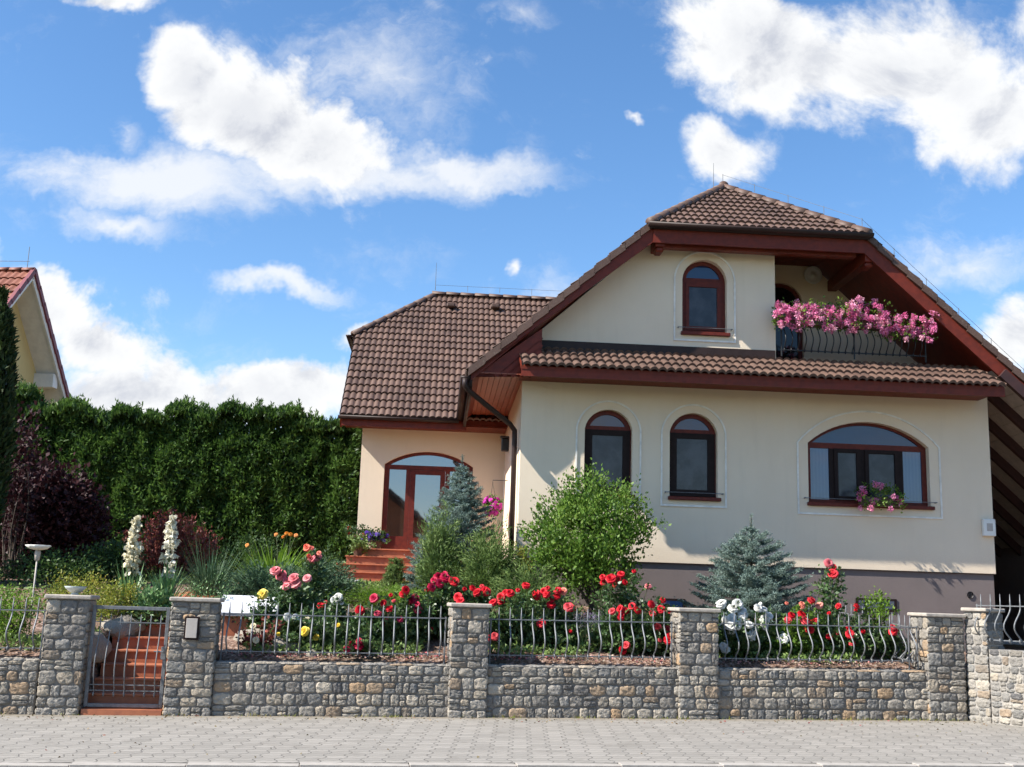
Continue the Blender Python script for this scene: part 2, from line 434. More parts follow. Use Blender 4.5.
M['cap'] = surf('pier cap concrete', (0.42, 0.37, 0.31), (0.31, 0.275, 0.235), 12, 0.9, 0.4, 60)
M['iron'] = surf('galvanised grey iron', (0.13, 0.135, 0.14), (0.19, 0.195, 0.20), 20, 0.5, 0.1, 80, metal=0.2)
M['black_iron'] = surf('black iron', (0.012, 0.012, 0.014), (0.02, 0.02, 0.022), 20, 0.45)
M['terracotta'] = surf('terracotta tile', (0.41, 0.135, 0.06), (0.31, 0.098, 0.048), 7, 0.55, 0.15, 50, c3=(0.24, 0.085, 0.05))
M['white'] = surf('white stone', (0.72, 0.72, 0.74), (0.62, 0.62, 0.64), 8, 0.5, .1)
M['white_paint'] = surf('white paint', (0.78, 0.76, 0.70), (0.7, 0.68, 0.63), 5, 0.5)
M['board'] = surf('pale boards', (0.46, 0.41, 0.36), (0.38, 0.34, 0.30), 8, 0.7, .1)
M['soffit'] = surf('bounce lit soffit boards', (0.30, 0.075, 0.035), (0.24, 0.06, 0.03), 9, 0.4, 0.1)  # wood tone lightened towards orange to paint in bounced light
M['yellow_wall'] = stucco('yellow stucco', (0.66, 0.53, 0.25), (0.60, 0.48, 0.23))
M['pot'] = surf('brown pot', (0.10, 0.05, 0.035), (0.075, 0.04, 0.03), 9, 0.5)
M['bark'] = surf('bark', (0.085, 0.062, 0.045), (0.05, 0.038, 0.03), 30, 0.95, 0.8, 40)
M['stem'] = surf('green stem', (0.075, 0.12, 0.035), (0.10, 0.10, 0.045), 20, 0.6)
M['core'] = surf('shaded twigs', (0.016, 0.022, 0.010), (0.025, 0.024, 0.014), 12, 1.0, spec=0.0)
M['stone_pale'] = stonemat('pale field stone', (1.0, 0.98, 0.95))
M['mortar_pale'] = surf('pale mortar', (0.34, 0.315, 0.28), (0.25, 0.23, 0.205), 20, .95, .5, 60)
M['rafter'] = surf('dark rafter', (0.05, 0.016, 0.012), (0.035, 0.012, 0.01), 9, .6)
M['boulder'] = stonemat('grey boulder')
# ================================================================== SETTING
rng = random.Random(7)

# ground to the horizon, road, kerb, pavement, garden bed
mb = MB(); G = 900
mb.add([(-G, -G, -0.75), (G, -G, -0.75), (G, G, -0.75), (-G, G, -0.75)], [(0, 1, 2, 3)])
M['earth'] = surf('grassy earth', (0.09, 0.11, 0.04), (0.12, 0.10, 0.06), 0.2, 1.0)
tag(mb.build('ground', M['earth']), kind='structure')

def street_sheet(name, s0, s1, n0, n1, dz, m, ns=8):
    b = MB()
    for i in range(ns):
        a0 = s0 + (s1 - s0) * i / ns; a1 = s0 + (s1 - s0) * (i + 1) / ns
        b.add([(a0, n0, pave_z(a0) + dz), (a1, n0, pave_z(a1) + dz), (a1, n1, pave_z(a1) + dz), (a0, n1, pave_z(a0) + dz)], [(0, 1, 2, 3)])
    o = b.build(name, m); o.location = SO; o.rotation_euler = (0, 0, SA); return tag(o, kind='structure')
def asphalt():
    return surf('asphalt', (0.055, 0.055, 0.058), (0.075, 0.074, 0.072), 3, 0.9, 0.5, 120)
def paver_mat():
    m, t = new_mat('grey interlocking pavers'); co = t.n('ShaderNodeTexCoord').outputs['Object']
    s = t.n('ShaderNodeSeparateXYZ', {0: co})
    wx = t.math('ADD', t.math('MULTIPLY', s.outputs[1], -0.16), t.math('MULTIPLY', t.math('SINE', t.math('MULTIPLY', s.outputs[1], 2 * math.pi / 0.30)), 0.026))
    wy = t.math('MULTIPLY', t.math('SINE', t.math('MULTIPLY', s.outputs[0], 2 * math.pi / 0.115)), 0.012)
    v = t.n('ShaderNodeCombineXYZ', {0: t.math('ADD', s.outputs[0], wx), 1: t.math('ADD', s.outputs[1], wy), 2: 0.0}).outputs[0]
    br = t.n('ShaderNodeTexBrick', {'Vector': v, 'Color1': (0.235, 0.216, 0.188, 1), 'Color2': (0.30, 0.275, 0.24, 1), 'Mortar': (0.12, 0.11, 0.095, 1),
             'Scale': 1.0, 'Mortar Size': 0.007, 'Mortar Smooth': 0.3, 'Bias': 0.0, 'Brick Width': 0.20, 'Row Height': 0.15}, offset=0.0)
    f = t.noise(co, 0.9, 6, 0.65).outputs['Fac']; g = t.noise(co, 90, 4, 0.7).outputs['Fac']; h = t.noise(co, 7, 5, .7).outputs['Fac']
    col = t.mix(t.math('MULTIPLY', t.sstep(f, 0.35, 0.75), 0.35), br.outputs['Color'], (0.21, 0.195, 0.17))
    col = t.mix(t.math('MULTIPLY', t.sstep(g, 0.45, 0.75), 0.3), col, (0.33, 0.325, 0.31))
    col = t.mix(t.math('MULTIPLY', t.sstep(h, 0.6, 0.8), 0.25), col, (0.14, 0.13, 0.115))
    nz = t.noise(co, 2.3, 6, 0.7).outputs['Fac']
    col = t.mix(t.math('MULTIPLY', t.sstep(nz, 0.54, 0.66), 0.28), col, (0.135, 0.12, 0.10))
    wl = t.sstep(t.math('ADD', s.outputs[1], t.math('MULTIPLY', t.math('SUBTRACT', h, 0.5), 0.5)), -0.34, -0.02)
    col = t.mix(t.math('MULTIPLY', wl, 0.6), col, (0.20, 0.165, 0.115))
    hgt = t.math('SUBTRACT', t.math('MULTIPLY', g, 0.25), t.math('MULTIPLY', br.outputs['Fac'], 1.0))
    p = t.n('ShaderNodeBsdfPrincipled', {'Base Color': col, 'Roughness': 0.9, 'Specular IOR Level': 0.25})
    b = t.n('ShaderNodeBump', {'Strength': 0.6, 'Distance': 0.012, 'Height': hgt}); t.t.links.new(b.outputs[0], p.inputs['Normal'])
    finish(t, p.outputs[0]); return m
M['paver'] = paver_mat(); M['asphalt'] = asphalt()
M['kerb'] = surf('kerb concrete', (0.37, 0.335, 0.295), (0.31, 0.28, 0.245), 10, 0.9, .3, 60)
KERB_N = -4.05
street_sheet('pavement', -32, 32, KERB_N, 0.45, 0, M['paver'])
street_sheet('road', -60, 60, -14.0, KERB_N - 0.15, -0.12, M['asphalt'])
kb = MB(); L = 0.998
for i in range(-30, 30):
    kb.bbox(i + 0.003, i + L, KERB_N - 0.15, KERB_N - 0.004, pave_z(i) - 0.3, pave_z(i) + 0.006, 0.005)
o = kb.build('kerb', M['kerb']); o.location = SO; o.rotation_euler = (0, 0, SA); tag(o, kind='structure')

# garden bed: slopes up from the street wall to the house
def mulch():
    m, t = new_mat('bark mulch and soil'); co = t.n('ShaderNodeTexCoord').outputs['Object']
    v = t.n('ShaderNodeTexVoronoi', {'Vector': co, 'Scale': 28.0, 'Randomness': 1.0})
    f = t.noise(co, 2.2, 6, 0.65).outputs['Fac']
    col = t.ramp(t.n('ShaderNodeSeparateColor', {0: v.outputs['Color']}).outputs[0],
                 [(0, (0.10, 0.055, 0.035)), (0.4, (0.17, 0.105, 0.075)), (0.75, (0.26, 0.17, 0.13)), (1, (0.36, 0.27, 0.22))])
    col = t.mix(t.sstep(f, 0.45, 0.7), col, (0.075, 0.055, 0.035))
    p = t.n('ShaderNodeBsdfPrincipled', {'Base Color': col, 'Roughness': 0.95, 'Specular IOR Level': 0.2})
    b = t.n('ShaderNodeBump', {'Strength': 0.9, 'Distance': 0.02, 'Height': v.outputs['Distance']}); t.t.links.new(b.outputs[0], p.inputs['Normal'])
    finish(t, p.outputs[0]); return m
M['mulch'] = mulch()
PATH_S0, PATH_S1 = -4.80, -3.84
def garden():
    V = []; F = []
    ss = list(np.arange(-26, -5.5, 1.2)) + [-5.3, -5.05, -4.86, PATH_S0, PATH_S1, -3.78] + list(np.arange(-3.5, 9.5, 0.28)) + list(np.arange(10, 30, 1.5))
    ns = [0.22, 0.35] + list(np.arange(0.5, 5.2, 0.24)) + list(np.arange(5.4, 12, .6)) + list(np.arange(12.5, 60, 4))
    for n in ns:
        for s in ss:
            p = SL(s, n); z = garden_z(p.x, p.y)
            if n < .3: z = 0.60 + .01 * s
            elif n < .4: z -= .03
            if PATH_S0 - 0.01 <= s <= PATH_S1 + 0.01 and n < 2.2: z = -0.3
            V.append((p.x, p.y, z))
    w = len(ss)
    for j in range(len(ns) - 1):
        for i in range(w - 1):
            F.append((j * w + i, j * w + i + 1, (j + 1) * w + i + 1, (j + 1) * w + i))
    o = np_mesh('garden_bed', V, F, M['mulch'], None, True); tag(o, kind='structure')
garden()

# ------------------------------------------------------------------ stone walls
def stones(b, P0, ex, ez, W, H, seed, course=0.165, wmin=.08, wmax=.26, bulge=.016, mi=1):
    """rounded field stones in rough courses on a face; ex along, ez up, outward normal = ex x ez"""
    r = random.Random(seed); P0 = Vector(P0); ex = Vector(ex).normalized(); ez = Vector(ez).normalized(); nn = ex.cross(ez)
    nc = max(1, round(H / course)); hs = [r.uniform(.72, 1.3) for _ in range(nc)]; k = H / sum(hs); hs = [h * k for h in hs]
    z = 0
    for h in hs:
        x = 0.0
        while x < W - 0.02:
            w = r.uniform(wmin, wmax)
            if W - x - w < wmin * 0.8: w = W - x
            q_ = r.uniform(.35, .65)
            if r.random() < .2 and h > .11: cells = [(x, z, w, h * q_), (x, z + h * q_, w, h * (1 - q_))]
            elif r.random() < .12 and w > .2: cells = [(x, z, w * q_, h), (x + w * q_, z, w * (1 - q_), h * .5), (x + w * q_, z + h * .5, w * (1 - q_), h * .5)]
            else: cells = [(x, z, w, h)]
            for (X_, Z_, W_, H_) in cells:
                cx = X_ + W_ / 2; cz = Z_ + H_ / 2; hw = W_ / 2 - 0.005; hh = H_ / 2 - 0.005
                N = 20; pw = r.uniform(3.5, 9.0); ph = r.uniform(-.16, .16); dep = bulge * r.uniform(.7, 1.25)
                ox, oz = r.uniform(-.3, .3), r.uniform(-.3, .3); jit = [r.uniform(.90, 1.05) for _ in range(N)]
                vs = []
                for (rad, hgt) in ((1.0, -0.02), (0.97, 0.55), (0.84, 0.92), (0.5, 1.0)):
                    for q in range(N):
                        t = 2 * math.pi * q / N; c, s_ = math.cos(t), math.sin(t)
                        m_ = 1 / ((abs(c) ** pw + abs(s_) ** pw) ** (1 / pw)) * (jit[q] if rad > .6 else 1)
                        a = c * m_ * rad * hw; bz = s_ * m_ * rad * hh
                        a, bz = a - bz * ph * .5, bz + a * ph * .25
                        a = max(-W_ / 2 + .003, min(W_ / 2 - .003, a)); bz = max(-H_ / 2 + .003, min(H_ / 2 - .003, bz))
                        hz = hgt * dep + (0.009 * r.uniform(-1, 1) if 0.4 < rad < .98 else 0)
                        vs.append(P0 + ex * (cx + a) + ez * (cz + bz) + nn * hz)
                vs.append(P0 + ex * (cx + ox * hw * .4) + ez * (cz + oz * hh * .4) + nn * dep * r.uniform(.95, 1.15))
                fs = [(i * N + q, i * N + (q + 1) % N, (i + 1) * N + (q + 1) % N, (i + 1) * N + q) for i in range(3) for q in range(N)]
                fs += [(3 * N + q, 3 * N + (q + 1) % N, 4 * N) for q in range(N)]
                b.add(vs, fs, mi)
            x += w
        z += h

def wall_piece(label, s0, s1, seed, name='stone_wall', top=0.655, n0=0.0, n1=0.34, group='low garden wall of field stones'):
    """a length of low wall in the street frame; object at its foot"""
    t0 = SL(s0, 0, pave_z(s0))
    b = MB(); W = s1 - s0; rise = 0.01
    ez = Vector((0, 0, 1)); ex = Vector((1, 0, rise))
    b.add([(0, n0 + .02, -.3), (W, n0 + .02, -.3), (W, n1, -.3), (0, n1, -.3), (0, n0 + .02, top), (W, n0 + .02, top + W * rise), (W, n1, top + W * rise), (0, n1, top)],
          [(0, 1, 5, 4), (1, 2, 6, 5), (2, 3, 7, 6), (3, 0, 4, 7), (4, 5, 6, 7), (0, 3, 2, 1)], 0)
    stones(b, (0, n0 + .02, -.02), ex, ez, W, top + .01, seed, 0.14)
    stones(b, (0, n0 + 0.0, top - .012), ex, (0, 1, 0), W, .30, seed + 1, 0.16, .2, .4, .018)
    o = b.build(name, [M['mortar'], M['stone']], None, False)
    sm = [p.material_index == 1 for p in o.data.polygons]; o.data.polygons.foreach_set('use_smooth', sm)
    o.location = t0; o.rotation_euler = (0, 0, SA)
    return tag(o, label, 'wall')

def pier(label, s0, s1, seed, n0=-0.05, n1=0.44, height=1.40, ang=SA, at=None, capm='cap', stone='stone', course=.145, stone_w=(.11, .25)):
    w = s1 - s0
    base = at if at is not None else SL(s0, 0, pave_z(s0))
    root = thing('stone_pier', label, 'pier', base, ang, 'square stone piers along the street wall')
    b = MB(); d = n1 - n0
    b.box(0.02, w - .02, n0 + .02, n1 - .02, -.35, height)
    stones(b, (0.0, n0 + .02, -.02), (1, 0, 0), (0, 0, 1), w, height + .02, seed, course, *stone_w, bulge=.015)
    stones(b, (0.02, n1, -.02), (0, -1, 0), (0, 0, 1), d, height + .02, seed + 1, course, *stone_w, bulge=.015)
    stones(b, (w - .02, n0, -.02), (0, 1, 0), (0, 0, 1), d, height + .02, seed + 2, course, *stone_w, bulge=.015)
    stones(b, (w, n1 - .02, -.02), (-1, 0, 0), (0, 0, 1), w, height + .02, seed + 3, course, *stone_w, bulge=.015)
    o = b.build('pier_body', [M['mortar_pale' if stone == 'stone_pale' else 'mortar'], M[stone]], root)
    o.data.polygons.foreach_set('use_smooth', [p.material_index == 1 for p in o.data.polygons])
    c = MB(); c.bbox(-.022, w + .022, n0 - .03, n1 + .02, height + .003, height + .055, .012)
    c.build('cap', M[capm], root)
    return root

wall_piece('grey stone wall stub left of the gate, below the leftmost railing', -7.6, -5.36, 11)
wall_piece('long low wall of rounded grey and tan field stones between gate and corner pier', -3.24, 6.98, 23)
pier('stone pier left of the gate with a glass bowl on its cap', -5.34, -4.82, 31)
p2 = pier('stone pier right of the gate with a small white plate', -3.83, -3.24, 41)
pier('stone pier between crimson roses and bright red roses', -0.26, 0.25, 51)
pier('stone pier between red roses and white roses', 2.83, 3.39, 61)
pier('stone pier at the wall corner, right end of the curved railing', 6.40, 6.97, 71)
pl = MB(); pl.bbox(.19, .37, -.085, -.045, .93, 1.22, .006); dr = pl.build('intercom_box', M['dark_frame'], p2)
pl = MB(); pl.bbox(.212, .348, -.092, -.083, .955, 1.195, .003); pl.build('name_plate', M['board'], dr)

# right-hand neighbour wall, turning a little towards the street
RW_A = SL(6.985, 0.0, 0.10); RW_ANG = math.radians(-58)
pier('taller pale stone pier at the start of the right wall', 0, .36, 81, 0, .40, 1.50, RW_ANG, RW_A, stone='stone_pale', course=.12, stone_w=(.1, .2))
b = MB(); b.box(0, 1.9, .02, .34, -.4, 1.0)
stones(b, (0, .02, -.05), (1, 0, 0), (0, 0, 1), 1.9, 1.06, 91, .105, .08, .22, .014)
o = b.build('stone_wall', [M['mortar_pale'], M['stone_pale']]); o.data.polygons.foreach_set('use_smooth', [p.material_index == 1 for p in o.data.polygons])
o.location = RW_A + Vector((math.cos(RW_ANG), math.sin(RW_ANG), 0)) * .37; o.rotation_euler = (0, 0, RW_ANG)
tag(o, 'taller pale stone wall at the far right of the street front', 'wall')

# ------------------------------------------------------------------ railings
def bar_mesh(h0, h1, rail0, rail1, bulge, r=0.0105):
    """wavy iron bar: straight spear at the top, belly towards the street, small curl at the foot"""
    pts = [(0, 0, h1)]
    pts += [(0, 0, rail1 + .03), (0, 0, rail1)]
    for i in range(1, 12):
        k = i / 11; z = rail1 + (rail0 - rail1) * k
        pts.append((0, -bulge * math.sin(math.pi * k) ** 1.4 * (0.75 + .5 * k) + .03 * math.sin(2 * math.pi * k), z))
    for i in range(1, 9):
        t = i / 8 * 1.5 * math.pi; R = .028
        pts.append((0, -R + R * math.cos(t) * (1 - .03 * i), rail0 - R * math.sin(t) * (1 - .03 * i)))
    b = MB(); b.tube(pts, [r * .4] + [r] * (len(pts) - 2) + [r * .7], 6)
    me = b.build('bar', M['iron'], None, True); m = me.data; bpy.data.objects.remove(me); return m
BAR = bar_mesh(.70, 1.41, .785, 1.25, .14)
def railing(label, base, ang, length, gap=.152, slope=.01, z0=0.0, group='wavy iron railing panels'):
    root = thing('railing', label, 'railing', base, ang, group)
    for nm, z in (('lower_rail', .785), ('upper_rail', 1.25)):
        b = MB(); b.beam((0, 0, z + z0), (length, 0, z + z0 + length * slope), .026, .014); b.build(nm, M['iron'], root)
    n = int(length / gap); off = (length - (n - 1) * gap) / 2
    for i in range(n):
        o = link('bar', BAR, root); x = off + i * gap; o.location = (x, 0, z0 + x * slope); o.rotation_euler = (0, 0, rng.uniform(-.06, .06))
    for x in (0.012, length - .012):
        b = MB(); b.tube([(x, 0, .66 + z0 + x * slope), (x, 0, 1.27 + z0 + x * slope)], .012, 6); b.build('end_post', M['iron'], root)
    return root
RN = 0.17
railing('short wavy iron railing at the far left of the wall, before the gate pier', SL(-7.55, RN, pave_z(-7.55)), SA, 2.17)
railing('wavy iron railing in front of yellow and crimson roses', SL(-3.2, RN, pave_z(-3.2)), SA, 2.9)
railing('wavy iron railing in front of red roses and lavender', SL(.28, RN, pave_z(.28)), SA, 2.52)
railing('wavy iron railing in front of white and red roses', SL(3.42, RN, pave_z(3.42)), SA, 2.96)
railing('wavy iron railing returning from the corner pier towards the house', SL(6.30, RN + .1, pave_z(6.3)), SA + math.radians(97), 2.6, slope=.10)
rr = railing('wavy iron railing on top of the taller right wall', RW_A + Vector((math.cos(RW_ANG), math.sin(RW_ANG), 0)) * .30 + Vector((0, .17, 0.34)), RW_ANG, 1.95, .15, slope=0)

# gate
gate = thing('garden_gate', 'grey iron garden gate with curved bars between two stone piers', 'gate', SL(-4.80, .10, pave_z(-4.8)), SA)
GW, GZ0, GZ1 = .95, .09, 1.33
b = MB()
for x in (.022, GW - .022): b.bbox(x - .022, x + .022, -.02, .02, GZ0, GZ1, .004)
for z in (GZ0 + .022, GZ1 - .022): b.bbox(.045, GW - .045, -.02, .02, z - .022, z + .022, .004)
b.build('frame', M['iron'], gate)
b = MB()
for z in (GZ1 - .20, GZ0 + .27, GZ0 + .20): b.beam((.045, 0, z), (GW - .045, 0, z), .018, .012)
b.build('cross_rail', M['iron'], gate)
GB = bar_mesh(GZ0 + .06, GZ1 - .09, GZ0 + .16, GZ1 - .20, .12, .008)
for i in range(7):
    o = link('bar', GB, gate); o.location = (.045 + (GW - .09) * (i + .5) / 7, 0, 0)
b = MB()
b.bbox(GW - .07, GW - .01, -.026, .026, .68, .84, .004); b.tube([(GW - .04, -.02, .78), (GW - .04, -.07, .78), (GW - .15, -.07, .78)], .009, 8)
b.build('latch', M['iron'], gate)

# ------------------------------------------------------------------ steps and paths
st = MB()
st.box(PATH_S0, PATH_S1, -.02, .32, -.2, .07)
for i in range(6):
    z = .07 + .165 * (i + 1); n = .32 + .31 * i; x1 = PATH_S1 + .0
    st.box(PATH_S0, x1, n, n + (.31 if i < 5 else 1.4), -.2, z - .03)
    st.bbox(PATH_S0, x1, n - .025, n + (.31 if i < 5 else 1.4) - .026, z - .029, z, .006)
o = st.build('garden_steps', M['terracotta']); o.location = SO; o.rotation_euler = (0, 0, SA)
tag(o, 'terracotta tiled steps rising behind the iron gate', 'steps')
st = MB()
for i in range(3):
    st.bbox(PATH_S1 + .02, -1.7, 2.1 + .33 * i, 2.44 + .33 * i, .4, 1.0 + .14 * i, .008)
o = st.build('garden_steps', M['terracotta']); o.location = SO; o.rotation_euler = (0, 0, SA)
tag(o, 'orange terracotta steps seen through the railing beside the gate pier', 'steps')
st = MB()
st.bbox(-3.30, -2.62, 1.25, 1.80, .5, 1.27, .01); root = thing('stone_topped_pedestal', 'orange tiled pedestal under a sloping white slab behind the railing', 'pedestal', SO, SA)
st.build('pedestal', M['terracotta'], root)
st = MB(); Mx = Matrix.Translation((-2.96, 1.50, 1.36)) @ Matrix.Rotation(math.radians(20), 4, 'X')
st.bbox(-.42, .38, -.34, .34, -.03, .03, .008, 0, Mx); st.build('white_slab', M['white'], root)
pv = MB()
ctr = [SL(-4.2, 3.3), SL(-3.0, 4.6), SL(-2.0, 6.2), HL(-2.3, 2.0), HL(-2.1, 2.9)]
lp = []; rp = []
for i, p in enumerate(ctr):
    d = (ctr[min(i + 1, 4)] - ctr[max(i - 1, 0)]).normalized(); q = Vector((-d.y, d.x, 0)) * .62
    for L_, s_ in ((lp, 1), (rp, -1)):
        a = p + q * s_; L_.append(Vector((a.x, a.y, garden_z(p.x, p.y) + .07)))
vs = lp + rp; pv.add(vs, [(i, i + 1, i + 6, i + 5) for i in range(4)])
tag(pv.build('path', M['terracotta']), kind='structure')

def boulder(label, loc, size, seed, name='boulder', mat='boulder', group=None, flat=.7):
    bm = bmesh.new(); bmesh.ops.create_icosphere(bm, subdivisions=3, radius=1)
    for v in bm.verts:
        q = v.co * 1.3 + Vector((seed * 3.1, seed, 0))
        k = 1 + .32 * mnoise.noise(q) + .12 * mnoise.noise(q * 2.7)
        c = mnoise.cell(q * 1.1) * .06
        v.co = Vector((v.co.x * size[0], v.co.y * size[1], max(-.6, v.co.z) * size[2])) * (k + c)
    b = MB(); b.bm(bm); o = b.build(name, M[mat], None, True); o.location = loc
    return tag(o, label, 'rock', group)
def gp(px, py, n, dz=0.0):
    p = SP(px, py, n); return Vector((p.x, p.y, garden_z(p.x, p.y) + dz))
boulder('long dark grey boulder beside the gate steps on their left', SL(-4.95, .85, .72), (.22, .5, .22), 1)
boulder('grey rock above the long boulder, top left of the gate steps', SL(-4.75, 1.85, .98), (.30, .33, .2), 2)
boulder('big pale grey rock behind the railing right of the gate pier', SL(-2.55, .72, .76), (.34, .22, .24), 3)
boulder('dark grey rock leaning against the orange pedestal', SL(-2.85, 1.05, .82), (.34, .16, .24), 4)
boulder('pale rounded stone at the foot of the yellow roses', SL(-2.05, .5, .74), (.14, .1, .09), 5)
# ================================================================== HOUSE
house = thing('house', 'cream stucco house with brown tiled half hipped roof and arched windows', 'house', HO, HA)
RK = 0.9; RU = 4.26; RZ = 10.24                        # main ridge: slope, position, height
def main_z(u): return RZ - RK * abs(u - RU)
HIPZ = 8.48; HIPK = 0.67
def fmap(v0):                                        # polygon in (u, z) extruded along v
    return lambda a, b, d: (a, v0 + d, b)
def arch(uc, z0, w, zs, rise, n=16):
    R = ((w / 2) ** 2 + rise ** 2) / (2 * rise); zc = zs + rise - R; a = math.asin(min(1, (w / 2) / R))
    if rise > w / 2: a = math.pi - a
    pts = [(uc - w / 2, z0), (uc + w / 2, z0)]
    for i in range(n + 1):
        t = a - 2 * a * i / n
        pts.append((uc + R * math.sin(t), zc + R * math.cos(t)))
    return pts
def inset(pts, uc, z0, w, zs, rise, d):
    return arch(uc, z0 + d, w - 2 * d, zs, max(.03, rise - d * (0.55 if rise < w * .3 else .9)), len(pts) - 3)

WIN = dict(w1=(1.595, 3.47, .87, 4.66, .36), w2=(3.155, 3.47, .88, 4.66, .36), wide=(6.405, 3.46, 2.27, 4.56, .43), upper=(3.36, 6.53, .84, 7.55, .40))
rd = {k: arch(*v) for k, v in WIN.items()}

# walls
def wall_part(name, poly, holes, v0, depth, mat, reveal_mat=None):
    b = MB(); b.extr(poly, holes, fmap(v0), 0.0, depth); return b.build(name, mat, house)
und = 0.24
zl = lambda u: main_z(u) - und
outer = [(0, 2.30), (8.7, 2.30), (8.7, 5.75), (4.7, 5.75), (4.7, 8.6), (RU - (RZ - und - 8.6) / RK, 8.6), (0, zl(0))]
wall_part('facade_wall', outer, [rd[k] for k in WIN], 0.0, 0.30, M['stucco'])
b = MB(); b.box(0.0, .3, .30, 5.0, 2.30, zl(.15) - .02); b.build('side_wall', M['stucco'], house)
b = MB(); b.box(8.4, 8.7, .30, 9.0, 1.2, 5.75); b.build('right_side_wall', M['stucco'], house)
b = MB(); b.box(.03, 8.67, .03, .29, .6, 2.297); b.box(.03, .29, .29, 5, .6, 2.297); b.build('plinth', M['plinth'], house)
b = MB(); b.box(-.004, 8.704, -.006, .02, 2.286, 2.30); b.build('plinth_shadow_strip', M['gutter'], house)  # thin dark strip painting the shadow line at the plinth top

def ring(b, p_out, p_in, v0, d, mi=0):
    b.extr(p_out, [p_in[::-1]], fmap(v0), 0.0, d, mi)
def trim_line(key, off=.16, w=.032, v=-0.022):
    uc, z0, ww, zs, rise = WIN[key]
    o1 = arch(uc, z0 - off, ww + 2 * off, zs, rise + off, 20); o2 = arch(uc, z0 - off + w, ww + 2 * (off - w), zs, rise + off - w, 20)
    b = MB(); ring(b, o1, o2, v, .024); b.build('plaster_trim', M['trim'], house)
for k in WIN: trim_line(k, .21 if k == 'wide' else .165)

def rect(u0, u1, z0, z1): return [(u0, z0), (u1, z0), (u1, z1), (u0, z1)]
def pane(name, poly, v, mat, parent):
    b = MB(); b.extr(poly, [], fmap(v), 0, .008); return b.build(name, mat, parent)
def window(key, kind):
    uc, z0, w, zs, rise = WIN[key]; po = rd[key]; fv = .13; ft = .085
    pi_ = inset(po, uc, z0, w, zs, rise, ft)
    b = MB(); ring(b, po, pi_, fv, .07)
    half = w / 2 - ft; ztr = zs + (.02 if kind != 'wide' else -.02)
    b.box(uc - half, uc + half, fv + .004, fv + .066, ztr - .05, ztr + .05)
    f = b.build('window', M['wood_frame'], house)
    top = [(u, z) for (u, z) in pi_ if z > ztr + .05]
    top = sorted(top, key=lambda q: -q[0])
    lun = [(uc - half + .0, ztr + .05), (uc + half - .0, ztr + .05)] + [q for q in top if abs(q[0] - uc) < half - .01]
    pane('lunette_pane', lun, fv + .03, M['glass'], f)
    zb = z0 + ft; zt = ztr - .05
    if kind == 'narrow':
        ex = .06 if key != 'upper' else 0
        b = MB(); ring(b, rect(uc - half - ex, uc + half + ex, zb - ex * .8, zt + .03), rect(uc - half + .07, uc + half - .07, zb + .07, zt - .07)[:], fv - .018, .05)
        b.build('sash', M['dark_frame'] if key != 'upper' else M['wood_frame'], f)
        pane('insect_screen', rect(uc - half + .07, uc + half - .07, zb + .07, zt - .07), fv + .008, M['screen'], f)
    else:
        cu = [uc - half, uc - half + .40, uc - half + .40 + .58, uc + half - .40, uc + half]
        for u in cu[1:-1]:
            b = MB(); b.box(u - .045, u + .045, fv + .006, fv + .064, zb, zt); b.build('mullion', M['dark_frame'], f)
        for i, (a, c) in enumerate(zip(cu[:-1], cu[1:])):
            a2 = a + (.045 if i else 0); c2 = c - (.045 if i < 3 else 0)
            if i in (0, 3):
                pane('side_pane', rect(a2, c2, zb, zt), fv + .03, M['glass_curtain'], f)
            else:
                b = MB(); ring(b, rect(a2, c2, zb, zt), rect(a2 + .07, c2 - .07, zb + .07, zt - .07), fv - .02, .05); b.build('sash', M['dark_frame'], f)
                pane('insect_screen', rect(a2 + .07, c2 - .07, zb + .07, zt - .07), fv + .01, M['screen'], f)
    b = MB(); b.bbox(uc - w / 2 - .03, uc + w / 2 + .05, -.07, .14, z0 - .05, z0 + .012, .006); b.build('sill', M['wood_frame'], f)
    b = MB()
    b.tube([(uc - w / 2 - .1, -.06, z0 + .085), (uc + w / 2 + .1, -.06, z0 + .085)], .006, 6)
    for s in (-1, 1): b.tube([(uc + s * (w / 2 + .08), .01, z0 + .085), (uc + s * (w / 2 + .08), -.06, z0 + .085)], .012, 6)
    if key != 'w1': b.build('flower_guard_rod', M['iron'], f)
    return f
window('w1', 'narrow'); window('w2', 'narrow'); window('upper', 'narrow'); window('wide', 'wide')

